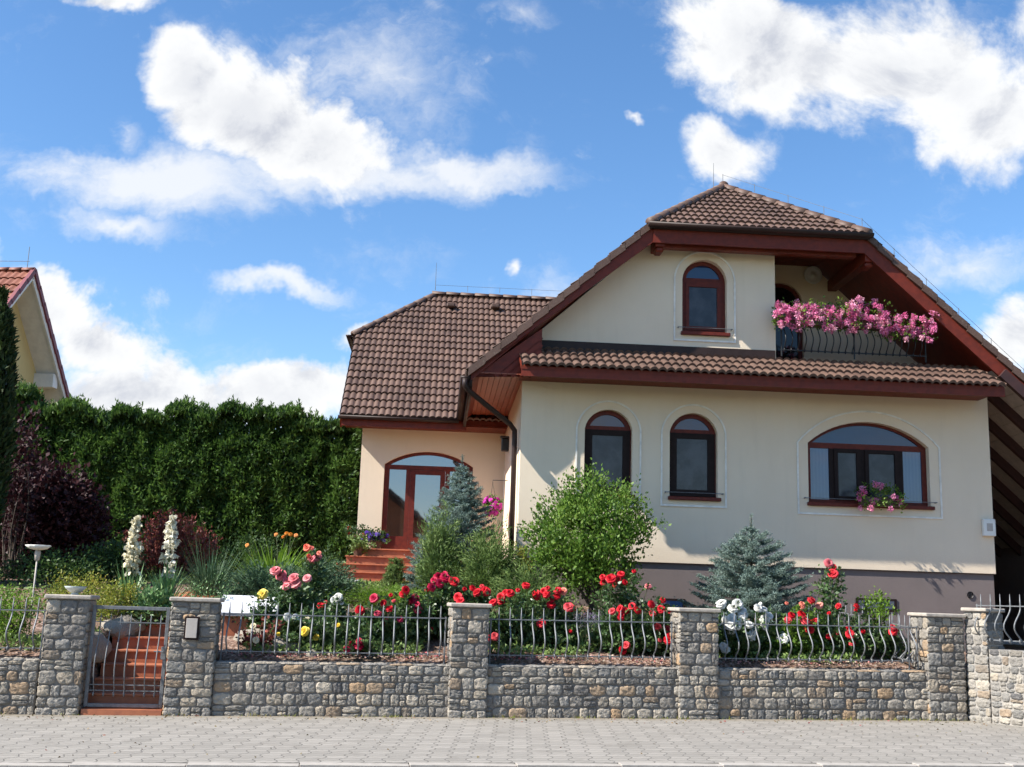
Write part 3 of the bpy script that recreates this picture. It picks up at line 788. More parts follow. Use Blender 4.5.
# tiles ------------------------------------------------------------
def tile_sheet(name, P0, eu, es, Ltot, ulo, uhi, parent, mat, wave=.137, course=.308, amp=.019, res=6):
    P0 = np.array(P0, float); eu = np.array(eu, float); eu /= np.linalg.norm(eu); es = np.array(es, float); es /= np.linalg.norm(es)
    nn = np.cross(eu, es)
    if nn[2] < 0: nn = -nn
    tt = np.linspace(0, Ltot, 30); lo = min(ulo(t) for t in tt); hi = max(uhi(t) for t in tt)
    us = np.arange(math.floor(lo / wave) * wave, hi + wave, wave / res)
    w = np.abs(np.cos(np.pi * us / wave)); prof = amp * (2 * w ** 0.7 - 1)
    rows = []; tag_ = []
    r = np.random.RandomState(int(abs(P0.sum() * 131)) % 9999)
    nc = int(math.ceil(Ltot / course))
    for k in range(nc):
        rows += [(k * course, -.004), (k * course, .046), (k * course, .046), (min((k + 1) * course - 1e-3, Ltot), .004)]
    V = []; n = len(us); rowu = []
    lift_j = r.uniform(-.004, .004, (nc + 1, int((us[-1] - us[0]) / (wave * 2)) + 3))
    for i, (t, h) in enumerate(rows):
        uu = np.clip(us, ulo(t), uhi(t)); kk = i // 4
        col = ((us - us[0]) / (wave * 2)).astype(int)
        hh = prof + h + lift_j[min(kk, nc)][col] * (1 if h > .02 else .2)
        V.append(P0 + uu[:, None] * eu + t * es + hh[:, None] * nn); rowu.append(uu)
    V = np.concatenate(V); F = []; T = []
    th = r.uniform(0, 1, lift_j.shape)
    for i in range(0, len(rows) - 1, 2):
        a = rowu[i]; b_ = rowu[i + 1]; kk = i // 4
        for j in range(n - 1):
            if a[j + 1] - a[j] < 1e-6 and b_[j + 1] - b_[j] < 1e-6: continue
            F.append((i * n + j, i * n + j + 1, (i + 1) * n + j + 1, (i + 1) * n + j))
            T.append(th[min(kk, nc)][int((us[j] - us[0]) / (wave * 2))] * .9)
    me = np_mesh(name, V, F, mat, parent, True, None)
    # np_mesh validates and may drop faces, so set tint only when the count is unchanged
    if len(me.data.polygons) == len(T):
        at = me.data.attributes.new('tint', 'FLOAT', 'FACE'); at.data.foreach_set('value', np.array(T, dtype=np.float32))
    else:
        at = me.data.attributes.new('tint', 'FLOAT', 'FACE'); at.data.foreach_set('value', r.uniform(0, 1, len(me.data.polygons)).astype(np.float32))
    # crisp course edges
    sm = np.ones(len(me.data.polygons), bool); me.data.polygons.foreach_set('use_smooth', sm)
    return me
def ridge_tiles(a, b, parent, mat, r=.085, seg=.36, up=(0, 0, 1), name='ridge_tiles'):
    a = Vector(a); b = Vector(b); d = (b - a); L = d.length; d.normalize(); x = d.cross(Vector(up)).normalized(); y = x.cross(d).normalized()
    mbx = MB(); n = max(1, int(L / seg)); s = L / n
    for i in range(n):
        p0 = a + d * (s * i - .03); p1 = a + d * (s * (i + 1)); vs = []
        for (p, rr) in ((p0, r * 1.12), (p1, r * .93)):
            for k in range(9):
                t = math.pi * k / 8 + 0; vs.append(p + x * rr * math.cos(t) * 1.1 + y * (rr * math.sin(t) - .03))
        fs = [(k, k + 1, k + 10, k + 9) for k in range(8)] + [tuple(range(9)), tuple(range(17, 8, -1))]
        mbx.add(vs, fs)
    o = mbx.build(name, mat, parent, True); 
    at = o.data.attributes.new('tint', 'FLOAT', 'FACE'); rr_ = np.random.RandomState(3)
    at.data.foreach_set('value', rr_.uniform(.2, .8, len(o.data.polygons)).astype(np.float32)); return o
def verge_tiles(pts_fn, u0, u1, v, parent, mat, step=.27, name='verge_tiles', h=.13):
    """stepped end tiles along a sloping verge in the plane v"""
    b = MB(); n = int(abs(u1 - u0) / step); du = (u1 - u0) / n
    for i in range(n):
        a = u0 + du * i; c = a + du * 1.06; za = pts_fn(a); zc = pts_fn(c)
        lo, hi = (.045, .012)
        b.add([(a, v, za - h + lo), (c, v, zc - h + hi), (c, v, zc + hi + .02), (a, v, za + lo + .02), (a, v + .12, za - h + lo), (c, v + .12, zc - h + hi), (c, v + .12, zc + hi + .02), (a, v + .12, za + lo + .02)],
              [(0, 1, 2, 3), (7, 6, 5, 4), (0, 4, 5, 1), (3, 2, 6, 7), (0, 3, 7, 4), (1, 5, 6, 2)])
    o = b.build(name, mat, parent); at = o.data.attributes.new('tint', 'FLOAT', 'FACE')
    q = np.repeat(np.random.RandomState(5).uniform(0, .6, n), 6); at.data.foreach_set('value', q.astype(np.float32)); return o

roof = MB()
def slab(b, poly_uv, zf, off=.075, th=.12, mi=0):
    n = len(poly_uv); tri = tessellate_polygon([[Vector((u, v, 0)) for u, v in poly_uv]])
    vs = [(u, v, zf(u, v) - off) for u, v in poly_uv] + [(u, v, zf(u, v) - off - th) for u, v in poly_uv]
    fs = [tuple(t) for t in tri] + [tuple(i + n for i in t)[::-1] for t in tri] + [(i, (i + 1) % n, (i + 1) % n + n, i + n) for i in range(n)]
    b.add(vs, fs, mi)
V0 = -0.5; VB = 11.0; EU = -.95; EUR = 12.2
uh = (RZ - HIPZ) / RK                                                # half width of the hip eave
vh = V0 + (RZ - HIPZ) / HIPK
mz = lambda u, v: main_z(u)
slab(roof, [(EU, V0 + .03), (RU - uh, V0 + .03), (RU, vh), (RU, VB), (EU, VB)], mz)
slab(roof, [(EUR, VB), (RU, VB), (RU, vh), (RU + uh, V0 + .03), (EUR, V0 + .03)], mz)
slab(roof, [(RU - uh, V0), (RU + uh, V0), (RU, vh)], lambda u, v: HIPZ + HIPK * (v - V0))
main_roof = roof.build('roof', M['wood'], house)
NS = math.sqrt(1 + RK * RK)
hipv = lambda z: V0 - .05 + max(0.0, (z - HIPZ) / HIPK)
tile_sheet('roof_tiles', (EU - .06, 0, main_z(EU - .06)), (0, 1, 0), (1, 0, RK), (RU - EU + .06) * NS, lambda t: hipv(main_z(EU - .06) + t * RK / NS), lambda t: VB, main_roof, M['tile'], res=4)
tile_sheet('roof_tiles', (EUR + .06, 0, main_z(EUR + .06)), (0, 1, 0), (-1, 0, RK), (EUR - RU + .06) * NS, lambda t: hipv(main_z(EUR + .06) + t * RK / NS), lambda t: VB, main_roof, M['tile'], res=4)
HN = math.sqrt(1 + HIPK ** 2); hv0 = V0 - .10; hz0 = HIPZ - .07
tile_sheet('roof_tiles', (0, hv0, hz0), (1, 0, 0), (0, 1, HIPK), (vh - hv0) * HN, lambda t: RU - (RZ - hz0 - t * HIPK / HN) / RK, lambda t: RU + (RZ - hz0 - t * HIPK / HN) / RK, main_roof, M['tile'])
ridge_tiles((RU - uh - .08, V0 - .10, HIPZ - .02), (RU, vh, RZ + .04), main_roof, M['tile'])
ridge_tiles((RU + uh + .08, V0 - .10, HIPZ - .02), (RU, vh, RZ + .04), main_roof, M['tile'])
ridge_tiles((RU, vh - .05, RZ + .05), (RU, VB, RZ + .05), main_roof, M['tile'])
verge_tiles(main_z, EU - .05, RU - uh, V0 - .07, main_roof, M['tile'])
verge_tiles(main_z, EUR, RU + uh, V0 - .07, main_roof, M['tile'])
# barge boards, hip fascia, gutters
b = MB()
def barge(b, u0, u1, v, top=.10, h=.30, t=.05):
    zc = max(main_z(u0) - top - h, 5.46) if u0 < 0 else main_z(u0) - top - h
    b.add([(u0, v, zc), (u1, v, main_z(u1) - top - h), (u1, v, main_z(u1) - top), (u0, v, main_z(u0) - top),
           (u0, v + t, zc), (u1, v + t, main_z(u1) - top - h), (u1, v + t, main_z(u1) - top), (u0, v + t, main_z(u0) - top)],
          [(0, 1, 2, 3), (7, 6, 5, 4), (0, 4, 5, 1), (3, 2, 6, 7), (0, 3, 7, 4), (1, 5, 6, 2)])
barge(b, EU, RU - uh + .1, V0 - .02); b.build('barge_board', M['wood'], main_roof)
b = MB(); barge(b, EUR, RU + uh - .1, V0 - .02); b.build('barge_board', M['wood'], main_roof)
b = MB(); b.box(RU - uh - .02, RU + uh + .02, V0 - .045, V0 + .0, HIPZ - .42, HIPZ - .10)
b.box(RU - uh + .1, RU + uh - .1, V0 + .1, V0 + .26, HIPZ - .46, HIPZ - .22)
b.build('hip_fascia', M['wood'], main_roof)
for s in (-1, 1):
    b = MB(); u = RU - (uh - .12) if s < 0 else RU + uh + .14; zz = HIPZ - .47 if s < 0 else HIPZ - .56
    b.bbox(u - .09, u + .09, V0 + .02, 1.58, zz, zz + .22, .01); b.bbox(u - .075, u + .075, V0 + .06, V0 + .35, zz - .09, zz + .01, .03)
    b.build('purlin', M['wood'], main_roof)
def gutter(b, a, c, r=.068):
    a = Vector(a); c = Vector(c); d = (c - a).normalized(); x = d.cross(Vector((0, 0, 1))).normalized(); z = Vector((0, 0, 1)); vs = []
    for p in (a, c):
        for rr in (r, r - .008):
            for k in range(9):
                t = math.pi + math.pi * k / 8; vs.append(p + x * rr * math.cos(t) + z * rr * math.sin(t))
    fs = [(k, k + 1, k + 19, k + 18) for k in range(8)] + [(k + 9, k + 27, k + 28, k + 10) for k in range(8)] + [(0, 18, 27, 9), (8, 17, 35, 26)] + [tuple(range(9)), tuple(range(26, 17, -1))]
    b.add(vs, fs)
b = MB(); gutter(b, (RU - uh - .13, V0 - .17, HIPZ - .09), (RU + uh + .13, V0 - .17, HIPZ - .09), .078); 
b.box(RU - uh - .10, RU + uh + .10, V0 - .105, V0 - .05, HIPZ - .17, HIPZ - .06)
b.build('gutter', M['gutter'], main_roof, True); b = MB()
gutter(b, (EU - .10, V0 - .03, main_z(EU) - .13), (EU - .10, 4.1, main_z(EU) - .13), .085)
b.box(EU - .03, EU + .03, V0 + .04, 4.1, main_z(EU) - .34, main_z(EU) - .09)
b.build('gutter', M['gutter'], main_roof, True)
# boxed soffit of the left eave and the board triangle that closes it at the front
SOZ = 5.50
b = MB()
nb = 9
for i in range(nb):
    a = EU + .03 + (0 - EU - .03) * i / nb; c = EU + .03 + (0 - EU - .03) * (i + 1) / nb
    b.box(a + .004, c - .004, V0 + .05, 4.95, SOZ, SOZ + .02)
b.build('soffit_boards', M['soffit'], house)
b = MB()
tri = [(EU + .04, SOZ), (.30, SOZ), (.30, main_z(.30) - .3), (EU + .04, main_z(EU) - .12)]
b.extr(tri, [], fmap(V0 + .08), 0, .03)
for i in range(5):
    dz = .40 + .135 * i; u0 = max(EU + .04, RU - (RZ - dz - SOZ - .02) / RK); 
    if u0 < .2: b.beam((u0, V0 + .07, main_z(u0) - dz - .06 + .03), (.28, V0 + .07, main_z(.28) - dz - .03), .02, .12)
b.build('verge_boarding', M['wood'], house)
# downpipe at the left corner
b = MB()
gz_ = main_z(EU) - .2
b.tube([(EU - .10, -.55, gz_ + .02), (EU - .10, -.55, gz_ - .10), (EU - .04, -.5, gz_ - .18), (-.18, .36, gz_ - .62), (-.085, .45, gz_ - .72), (-.08, .46, gz_ - .9), (-.08, .46, 1.7)], .05, 10)
b.build('downpipe', M['gutter'], house, True)

# pent roof between the storeys
PZ, PV = 5.58, -1.03; PK = .50; PU0, PU1 = -.10, 8.52; PN = math.sqrt(1 + PK * PK)
b = MB(); slab(b, [(PU0, PV + .04), (PU1, PV + .04), (PU1, 0), (PU0, 0)], lambda u, v: PZ + PK * (v - PV), .04, .06)
pent = b.build('pent_roof', M['wood'], house)
tile_sheet('roof_tiles', (0, PV - .04, PZ - .02), (1, 0, 0), (0, 1, PK), (0 - PV + .03) * PN, lambda t: PU0, lambda t: PU1, pent, M['tile'], wave=.148, course=.37, amp=.024)
b = MB(); b.box(PU0 + .01, PU1 + .02, PV + .05, PV + .09, PZ - .20, PZ - .045); b.build('fascia_board', M['wood'], pent)
b = MB()
for i in range(6):
    v0_ = PV + .09 + (0 - PV - .09) * i / 6; b.box(PU0 + .03, PU1, v0_ + .003, v0_ + (0 - PV - .09) / 6 - .003, PZ - .10, PZ - .08)
b.build('soffit_boards', M['wood'], pent)
b = MB(); b.box(.02, 4.68, -.03, -.003, PZ + PK * (-PV) - .02, PZ + PK * (-PV) + .16); b.build('flashing', M['gutter'], pent)
b = MB(); b.tube([(PU0 + .2, PV + .3, PZ + .2), (PU1 - .3, PV + .3, PZ + .2)], .006, 5); 
# balcony recess -------------------------------------------------------
BV = 1.6
b = MB(); b.box(4.4, 4.7, .30, BV, 5.95, 9.0); b.build('balcony_side_wall', M['stucco'], house)
bd_r, bd_top = HP(803, 320, BV)[0], HP(788, 283, BV)[1]
bd = (bd_r - .45, 6.0, .90, bd_top - .38, .38)
umax = RU + (RZ - und - 6.0) / RK
bdp = arch(*bd)
poly = [(4.7, 5.95), (umax, 5.95), (RU + (RZ - und - 8.9) / RK, 8.9), (4.7, 8.9)]
bh = [(u, max(z, 5.96)) for u, z in bdp]
wall_part('balcony_back_wall', poly, [bh], BV, .2, M['stucco'])
b = MB(); ring(b, bdp, inset(bdp, *bd, .08), BV + .08, .06); fr = b.build('balcony_door', M['wood_frame'], house)
pane('door_pane', inset(bdp, *bd, .08), BV + .11, M['dark_glass'], fr)
b = MB(); b.box(4.7, 9.6, .02, BV, 5.86, 5.95); b.build('balcony_floor', M['terracotta'], house)
# the balcony ceiling: boards between the purlins
b = MB()
for i in range(8): b.box(4.7, 6.2, .02 + .197 * i, .21 + .197 * i, 8.43, 8.46)
b.build('balcony_ceiling', M['wood'], house)

# wing -----------------------------------------------------------------
WV = 5.0; WK = .9; WEV = 4.15; WEZ = 5.42; WRV = 8.5; WRZ = WEZ + WK * (WRV - WEV); WU0 = -3.62
wz = lambda u, v: WRZ - WK * abs(v - WRV)
WHZ = 7.8; whv = WEV + (WHZ - WEZ) / WK; WHK = .83; wru = WU0 + (WRZ - WHZ) / WHK
fl = 2.55
door = (-1.685, fl, 1.97, 4.45, .31)
dp = arch(*door, 20)
wall_part('wing_wall', [(-3.2, 1.6), (-.002, 1.6), (-.002, 5.42), (-3.2, 5.42)], [dp], WV, .3, M['stucco_warm'])
b = MB(); b.box(-3.2, -2.9, WV + .3, 12, 1.6, 5.42)
b.add([(-3.195, WV + .1, 5.42), (-3.195, 11.9, 5.42), (-3.195, whv + 3.3, 7.5), (-3.195, whv + .1, 7.5)], [(0, 1, 2, 3)])
b.build('wing_end_wall', M['stucco_warm'], house)
b = MB()
slab(b, [(WU0 + .03, WEV + .03), (3.5, WEV + .03), (3.5, WRV), (wru, WRV), (WU0 + .03, whv)], wz)
slab(b, [(3.5, WRV), (3.5, 12.8), (WU0 + .03, 12.8), (WU0 + .03, 2 * WRV - whv), (wru, WRV)], wz)
slab(b, [(WU0, whv), (wru, WRV), (WU0, 2 * WRV - whv)], lambda u, v: WHZ + WHK * (u - WU0))
wr = b.build('roof', M['wood'], house)
WN = math.sqrt(1 + WK * WK); wv0 = WEV - .05; wz0 = WEZ - .05
def wlo(t):
    z = wz0 + t * WK / WN; return WU0 - .03 + max(0, (z - WHZ) / WHK)
tile_sheet('roof_tiles', (0, wv0, wz0), (1, 0, 0), (0, 1, WK), (WRV - wv0) * WN, wlo, lambda t: 3.4, wr, M['tile'], amp=.021)
HNW = math.sqrt(1 + WHK ** 2); hu0 = WU0 - .08; hz0w = WHZ - .07
tile_sheet('roof_tiles', (hu0, 0, hz0w), (0, 1, 0), (1, 0, WHK), (wru - hu0) * HNW, lambda t: WRV - (WRZ - hz0w - t * WHK / HNW) / WK, lambda t: WRV + (WRZ - hz0w - t * WHK / HNW) / WK, wr, M['tile'], res=4)
tile_sheet('roof_tiles', (0, 2 * WRV - wv0, wz0), (1, 0, 0), (0, -1, WK), (WRV - wv0) * WN, wlo, lambda t: 3.4, wr, M['tile'], res=3)
ridge_tiles((WU0 - .05, whv - .03, WHZ + .02), (wru, WRV, WRZ + .04), wr, M['tile'])
ridge_tiles((WU0 - .05, 2 * WRV - whv + .03, WHZ + .02), (wru, WRV, WRZ + .04), wr, M['tile'])
ridge_tiles((wru - .05, WRV, WRZ + .05), (3.4, WRV, WRZ + .05), wr, M['tile'])
b = MB()
b.beam((WU0 + .01, WEV, WEZ - .20), (WU0 + .01, whv, WHZ - .20), .05, .26); b.build('barge_board', M['wood'], wr)
b = MB(); b.box(WU0 + .02, -.9, WEV + .0, WEV + .04, WEZ - .27, WEZ - .08)
for i in range(6):
    v0_ = WEV + .04 + .135 * i; b.box(WU0 + .05, -.02 if i > -1 else -.9, v0_ + .003, v0_ + .132, WEZ - .19, WEZ - .17)
b.build('fascia_board', M['wood'], wr)
b = MB(); gutter(b, (WU0 - .05, WEV - .10, WEZ - .07), (EU - .12, WEV - .10, WEZ - .07), .072); b.build('gutter', M['gutter'], wr, True); b = MB()
gutter(b, (WU0 - .16, whv - .2, WHZ - .07), (WU0 - .16, 2 * WRV - whv + .2, WHZ - .07), .072)
b.build('gutter', M['gutter'], wr, True)
# vents in the wing roof
b = MB()
for px, py in ((451, 308), (495, 309)):
    u, z = HP(px, py, 8.0)
    v = WEV + (z - WEZ) / WK
    u, z = HP(px, py, v); v = WEV + (z - WEZ) / WK; u, z = HP(px, py, v)
    b.bbox(u - .11, u + .11, v - .22, v + .12, z - .02, z + .10, .03)
o = b.build('vent_tile', M['tile'], wr); at = o.data.attributes.new('tint', 'FLOAT', 'FACE')
# lightning conductor wires with little posts
def wire(pts, parent, post=.16, tip=None):
    b = MB(); q = []
    for i in range(len(pts) - 1):
        a = Vector(pts[i]); c = Vector(pts[i + 1]); n = max(1, int((c - a).length / .75))
        for k in range(n + (1 if i == len(pts) - 2 else 0)):
            p = a.lerp(c, k / n); q.append(p + Vector((0, 0, post))); b.tube([p, p + Vector((0, 0, post + .02))], .006, 5)
    b.tube(q, .004, 5)
    if tip: b.tube([Vector(pts[tip[0]]) + Vector((0, 0, 0)), Vector(pts[tip[0]]) + Vector((0, 0, tip[1]))], [.008, .004], 6)
    return b.build('lightning_wire', M['iron'], parent)
wire([(wru, WRV, WRZ + .14), (3.3, WRV, WRZ + .14)], wr, .14, (0, .75))
wire([(RU, vh, RZ + .13), (RU + uh, V0, HIPZ + .1), (EUR, V0 + .15, main_z(EUR) + .06)], main_roof, .15)
b = MB(); b.tube([(RU - .1, vh + .4, RZ + .1), (RU - .1, vh + .4, RZ + .7)], [.008, .004], 6); b.build('lightning_rod', M['iron'], main_roof)

# front door -------------------------------------------------------------
b = MB(); ring(b, dp, inset(dp, *door, .115), WV + .10, .08)
ztr = 4.40; l, r_ = door[0] - door[2] / 2 + .115, door[0] + door[2] / 2 - .115
b.box(l, r_, WV + .104, WV + .176, ztr - .05, ztr + .05)
um = [HP(x, 500, WV + .12)[0] for x in (404.5, 414.0, 443.5, 453.0)]
b.box(um[0] + .01, um[0] + .11, WV + .105, WV + .175, fl, ztr - .05); b.box(um[2] + .02, um[2] + .12, WV + .105, WV + .175, fl, ztr - .05)
df = b.build('front_door', M['wood_frame'], house)
ins = inset(dp, *door, .115)
lun = [(l, ztr + .05), (r_, ztr + .05)] + [q for q in sorted([p for p in ins if p[1] > ztr + .06], key=lambda q: -q[0]) if abs(q[0] - door[0]) < (r_ - l) / 2 - .01]
pane('lunette_pane', lun, WV + .14, M['door_glass'], df)
pane('sidelight', rect(l - .01, um[0] + .02, fl + .31, ztr - .04), WV + .14, M['door_glass'], df)
pane('sidelight', rect(um[2] + .11, r_ + .01, fl + .31, ztr - .04), WV + .14, M['door_glass'], df)
b = MB(); b.box(l, um[0] + .01, WV + .11, WV + .17, fl, fl + .32); b.box(um[2] + .12, r_, WV + .11, WV + .17, fl, fl + .32); b.build('base_panel', M['wood_frame'], df)
b = MB(); du0, du1 = um[0] + .112, um[2] + .018
ring(b, rect(du0, du1, fl + .02, ztr - .055), rect(du0 + .11, du1 - .11, fl + .30, ztr - .15), WV + .09, .06); lf = b.build('door_leaf', M['wood_frame'], df)
pane('door_pane', rect(du0 + .11, du1 - .11, fl + .30, ztr - .15), WV + .12, M['door_glass'], df)
b = MB(); b.tube([(du1 - .055, WV + .09, 3.55), (du1 - .055, WV + .03, 3.55), (du1 - .16, WV + .03, 3.55)], .011, 8); b.build('door_handle', M['iron'], df)

# entrance landing and steps
b = MB(); stp = .17
for k in range(5):
    z = fl - .02 - stp * k; v1 = 3.9 - .33 * k; u0 = -3.12 - .16 * k
    b.box(u0, -.25, v1, (WV if k == 0 else v1 + .33), 1.3, z - .03); b.bbox(u0 - .02, -.25, v1 - .035, (WV - .004 if k == 0 else v1 + .33 - .036), z - .029, z, .006)
b.build('entrance_steps', M['terracotta'], house)

# small house fittings
b = MB(); u, z = HP(988, 527); b.bbox(8.47, 8.70, -.09, .0, z - .17, z + .14, .012); mbx = b.build('meter_box', M['white_paint'], house)
b = MB(); b.box(8.53, 8.64, -.094, -.089, z - .08, z + .06); b.build('meter_window', M['board'], mbx)
b = MB(); u, z = HP(970, 595, .03)
b.lathe([(.0, 0), (.055, 0), (.062, .01), (.062, .02)], 16, 0, Matrix.Translation((u, .03, z)) @ Matrix.Rotation(math.radians(90), 4, 'X')); b.build('vent', M['black_iron'], house)
u, z = HP(503, 445, 3.6)
b = MB(); b.bbox(-.16, -.0, 3.5, 3.64, z - .14, z + .14, .02); b.bbox(-.19, 0, 3.47, 3.67, z + .14, z + .18, .015); b.build('wall_lamp', M['black_iron'], house)
u, z = HP(812, 273, BV); z -= .06; Md = Matrix.Translation((u, BV - .03, z)) @ Matrix.Rotation(math.radians(90), 4, 'X')
b = MB(); b.lathe([(.0, .05), (.035, .05), (.04, .015), (.14, .02), (.185, .045), (.19, .03), (.15, -.01), (0, -.02)], 28, 0, Md); b.build('wall_plate_lamp', M['white_paint'], house, True)
for px, w in ((671, .5), (876, .75)):
    u, z = HP(px, 602, .03)
    b = MB(); b.box(u - w / 2, u + w / 2, .012, .028, z - .16, z + .06); f = b.build('basement_window', M['dark_frame'], house)
    b = MB(); b.box(u - w / 2 + .05, u + w / 2 - .05, .008, .011, z - .12, z + .02); b.build('pane', M['glass'], f)

# carport under the long right slope ------------------------------------------
b = MB()
for i in range(9):
    v = -.55 + .95 * i
    a = (8.72, v, main_z(8.72) - .32); c = (EUR - .1, v, main_z(EUR - .1) - .32); b.beam(a, c, .10, .18)
b.build('carport_rafter', M['rafter'], house)
b = MB()
for i in range(16):
    a = 8.72 + .215 * i; c = a + .205
    b.add([(a, V0 + .1, main_z(a) - .222), (c, V0 + .1, main_z(c) - .222), (c, 9, main_z(c) - .222), (a, 9, main_z(a) - .222),
           (a, V0 + .1, main_z(a) - .202), (c, V0 + .1, main_z(c) - .202), (c, 9, main_z(c) - .202), (a, 9, main_z(a) - .202)],
          [(0, 1, 2, 3), (7, 6, 5, 4), (0, 4, 5, 1), (3, 2, 6, 7), (0, 3, 7, 4), (1, 5, 6, 2)])
b.build('carport_ceiling', M['board'], house)
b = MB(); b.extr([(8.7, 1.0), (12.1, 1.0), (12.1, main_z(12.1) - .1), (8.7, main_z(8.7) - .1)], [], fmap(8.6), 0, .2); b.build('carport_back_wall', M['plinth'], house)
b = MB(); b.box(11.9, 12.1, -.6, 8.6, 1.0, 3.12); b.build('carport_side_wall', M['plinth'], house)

# balcony railing and its bars (part of the house)
zr0 = HP(850, 353, -.02)[1]
rail = thing('balcony_railing', None, None, (0, 0, 0)); rail.parent = house; rail.location = (4.78, -.03, zr0)
BRL = 2.78
b = MB(); b.beam((0, 0, 0), (BRL, 0, 0), .03, .018); b.beam((0, 0, .50), (BRL, 0, .50), .03, .018); b.build('rail', M['black_iron'], rail)
BB = bar_mesh(-.05, .52, .0, .50, .13, .011); bcopy = BB.copy(); bcopy.materials.clear(); bcopy.materials.append(M['black_iron'])
for i in range(21):
    o = link('bar', bcopy, rail); o.location = (.06 + i * .129, 0, 0)
b = MB()
for x in (.02, 1.4, BRL - .02): b.tube([(x, 0, -.12), (x, 0, .52)], .016, 6)
b.build('post', M['black_iron'], rail)
# ================================================================== NEIGHBOUR
def neighbour():
    apex = np.array(hit(32, 271, np.array([0, 30.0, 0]), np.array([0, 1.0, 0])))
    root = thing('neighbour_house', 'yellow house with red tiled gable roof and white soffit at the far left', 'house', (apex[0], apex[1], 0), HA - math.radians(8))
    az = apex[2]; k = 1.12; ov = .62
    zf = lambda u, v: az - k * abs(v)
    b = MB(); slab(b, [(0, 0), (0, 4.6), (-9, 4.6), (-9, 0)], zf, .06, .14); slab(b, [(0, -4.6), (0, 0), (-9, 0), (-9, -4.6)], zf, .06, .14)
    r = b.build('roof', M['white_paint'], root)
    n_ = math.sqrt(1 + k * k)
    tile_sheet('roof_tiles', (0, -4.7, az - k * 4.7), (1, 0, 0), (0, 1, k), 4.7 * n_, lambda t: -9, lambda t: .04, r, M['tile_red'], wave=.2, course=.35, res=4)
    tile_sheet('roof_tiles', (0, 4.7, az - k * 4.7), (1, 0, 0), (0, -1, k), 4.7 * n_, lambda t: -9, lambda t: .04, r, M['tile_red'], wave=.2, course=.35, res=4)
    ridge_tiles((.05, 0, az + .04), (-9, 0, az + .04), r, M['tile_red'])
    for s in (-1, 1):
        b = MB(); b.beam((.03, 0, az - .14), (.03, s * 4.6, az - k * 4.6 - .14), .05, .16); b.build('barge_board', M['white_paint'], r)
    vm = surf('crimson verge tile', (0.20, 0.03, 0.04), (0.15, 0.025, 0.035), 3, .5)
    for s in (-1, 1):
        b = MB()
        for i in range(14):
            a, c = .34 * i, .34 * i + .37; b.beam((.06, s * a, az - k * a + .03), (.06, s * c, az - k * c - .01), .10, .13)
        b.build('verge_tiles', vm, r)
    w = ov
    b = MB(); b.extr([(-4.0, 1.0), (4.0, 1.0), (4.0, az - 4 * k - .2), (0, az - .2), (-4.0, az - 4 * k - .2)], [], lambda a, bb, d: (-w - d, a, bb), 0, .3)
    b.box(-9, -w - .3, -4.0, -3.7, 1, az - 4 * k); b.box(-9, -w - .3, 3.7, 4, 1, az - 4 * k)
    b.build('wall', M['yellow_wall'], root)
    for v in (-2.05, 2.05):
        b = MB(); b.bbox(-w, -.02, v - .14, v + .14, az - k * 2.05 - .62, az - k * 2.05 - .22, .01); b.build('purlin', M['white_paint'], r)
    b = MB(); b.tube([(-9, 0, az + .28), (-.1, 0, az + .28)], .008, 5); b.tube([(-.15, 0, az), (-.15, 0, az + .7)], .01, 5); b.build('lightning_wire', M['iron'], r)
    b = MB(); b.bbox(-w + .002, -w + .03, -.5, .5, az - 3.6, az - 2.3, .01); f = b.build('window', M['white_paint'], root)
    b = MB(); b.box(-w + .031, -w + .035, -.42, .42, az - 3.52, az - 2.38); b.build('pane', M['glass'], f)
neighbour()

# ================================================================== PLANTS
RS = np.random.RandomState(12)
def nrm(a): return a / np.maximum(np.linalg.norm(a, axis=-1, keepdims=True), 1e-9)
def rdir(n, up=0.0, rs=RS):
    d = rs.normal(size=(n, 3)); d = nrm(d); d[:, 2] += up; return nrm(d)
def leaves(P, D, size, asp=.5, fold=.25, rs=RS):
    """one folded leaf (diamond) per point"""
    n = len(P); D = nrm(D); q = rs.normal(size=(n, 3)); S = nrm(np.cross(D, q)); N = np.cross(D, S)
    s = (np.full(n, size) if np.isscalar(size) else size)[:, None] * rs.uniform(.7, 1.25, (n, 1))
    mid = P + D * s * .45 + N * s * fold * .5; w = S * s * asp * .5
    V = np.stack([P, mid + w, P + D * s - N * s * .08, mid - w], 1).reshape(-1, 3)
    V[1::4] -= (N * s * fold * .5) * 0; 
    F = np.arange(4 * n).reshape(n, 4); return V, F
def join(parts):
    V = []; F = []; o = 0
    for v, f in parts: V.append(v); F.append(f + o); o += len(v)
    return np.concatenate(V), np.concatenate(F)
def ribbons(B, az, el, L, W, droop, seg=5, rs=RS):
    """strap leaves and grass blades"""
    n = len(B); H = np.stack([np.cos(az), np.sin(az), np.zeros(n)], 1); S = np.stack([-np.sin(az), np.cos(az), np.zeros(n)], 1)
    rows = []
    for k in range(seg + 1):
        s = k / seg; p = B + H * (L * np.cos(el) * s)[:, None]; p = p.copy(); p[:, 2] += L * np.sin(el) * s - droop * L * s * s
        w = W * (1 - s ** 2.2) * (0.55 + .45 * min(1, s * 4)) + .0008
        rows.append(p - S * (w / 2)[:, None]); rows.append(p + S * (w / 2)[:, None])
    V = np.stack(rows, 1); m = 2 * (seg + 1); V = V.reshape(-1, 3)
    b = (np.arange(n) * m)[:, None]; F = []
    for k in range(seg): F.append(b + np.array([[2 * k, 2 * k + 1, 2 * k + 3, 2 * k + 2]]))
    return V, np.stack(F, 1).reshape(-1, 4)
def plant(name, label, cat, base, group=None): return thing(name, label, cat, base, 0, group)
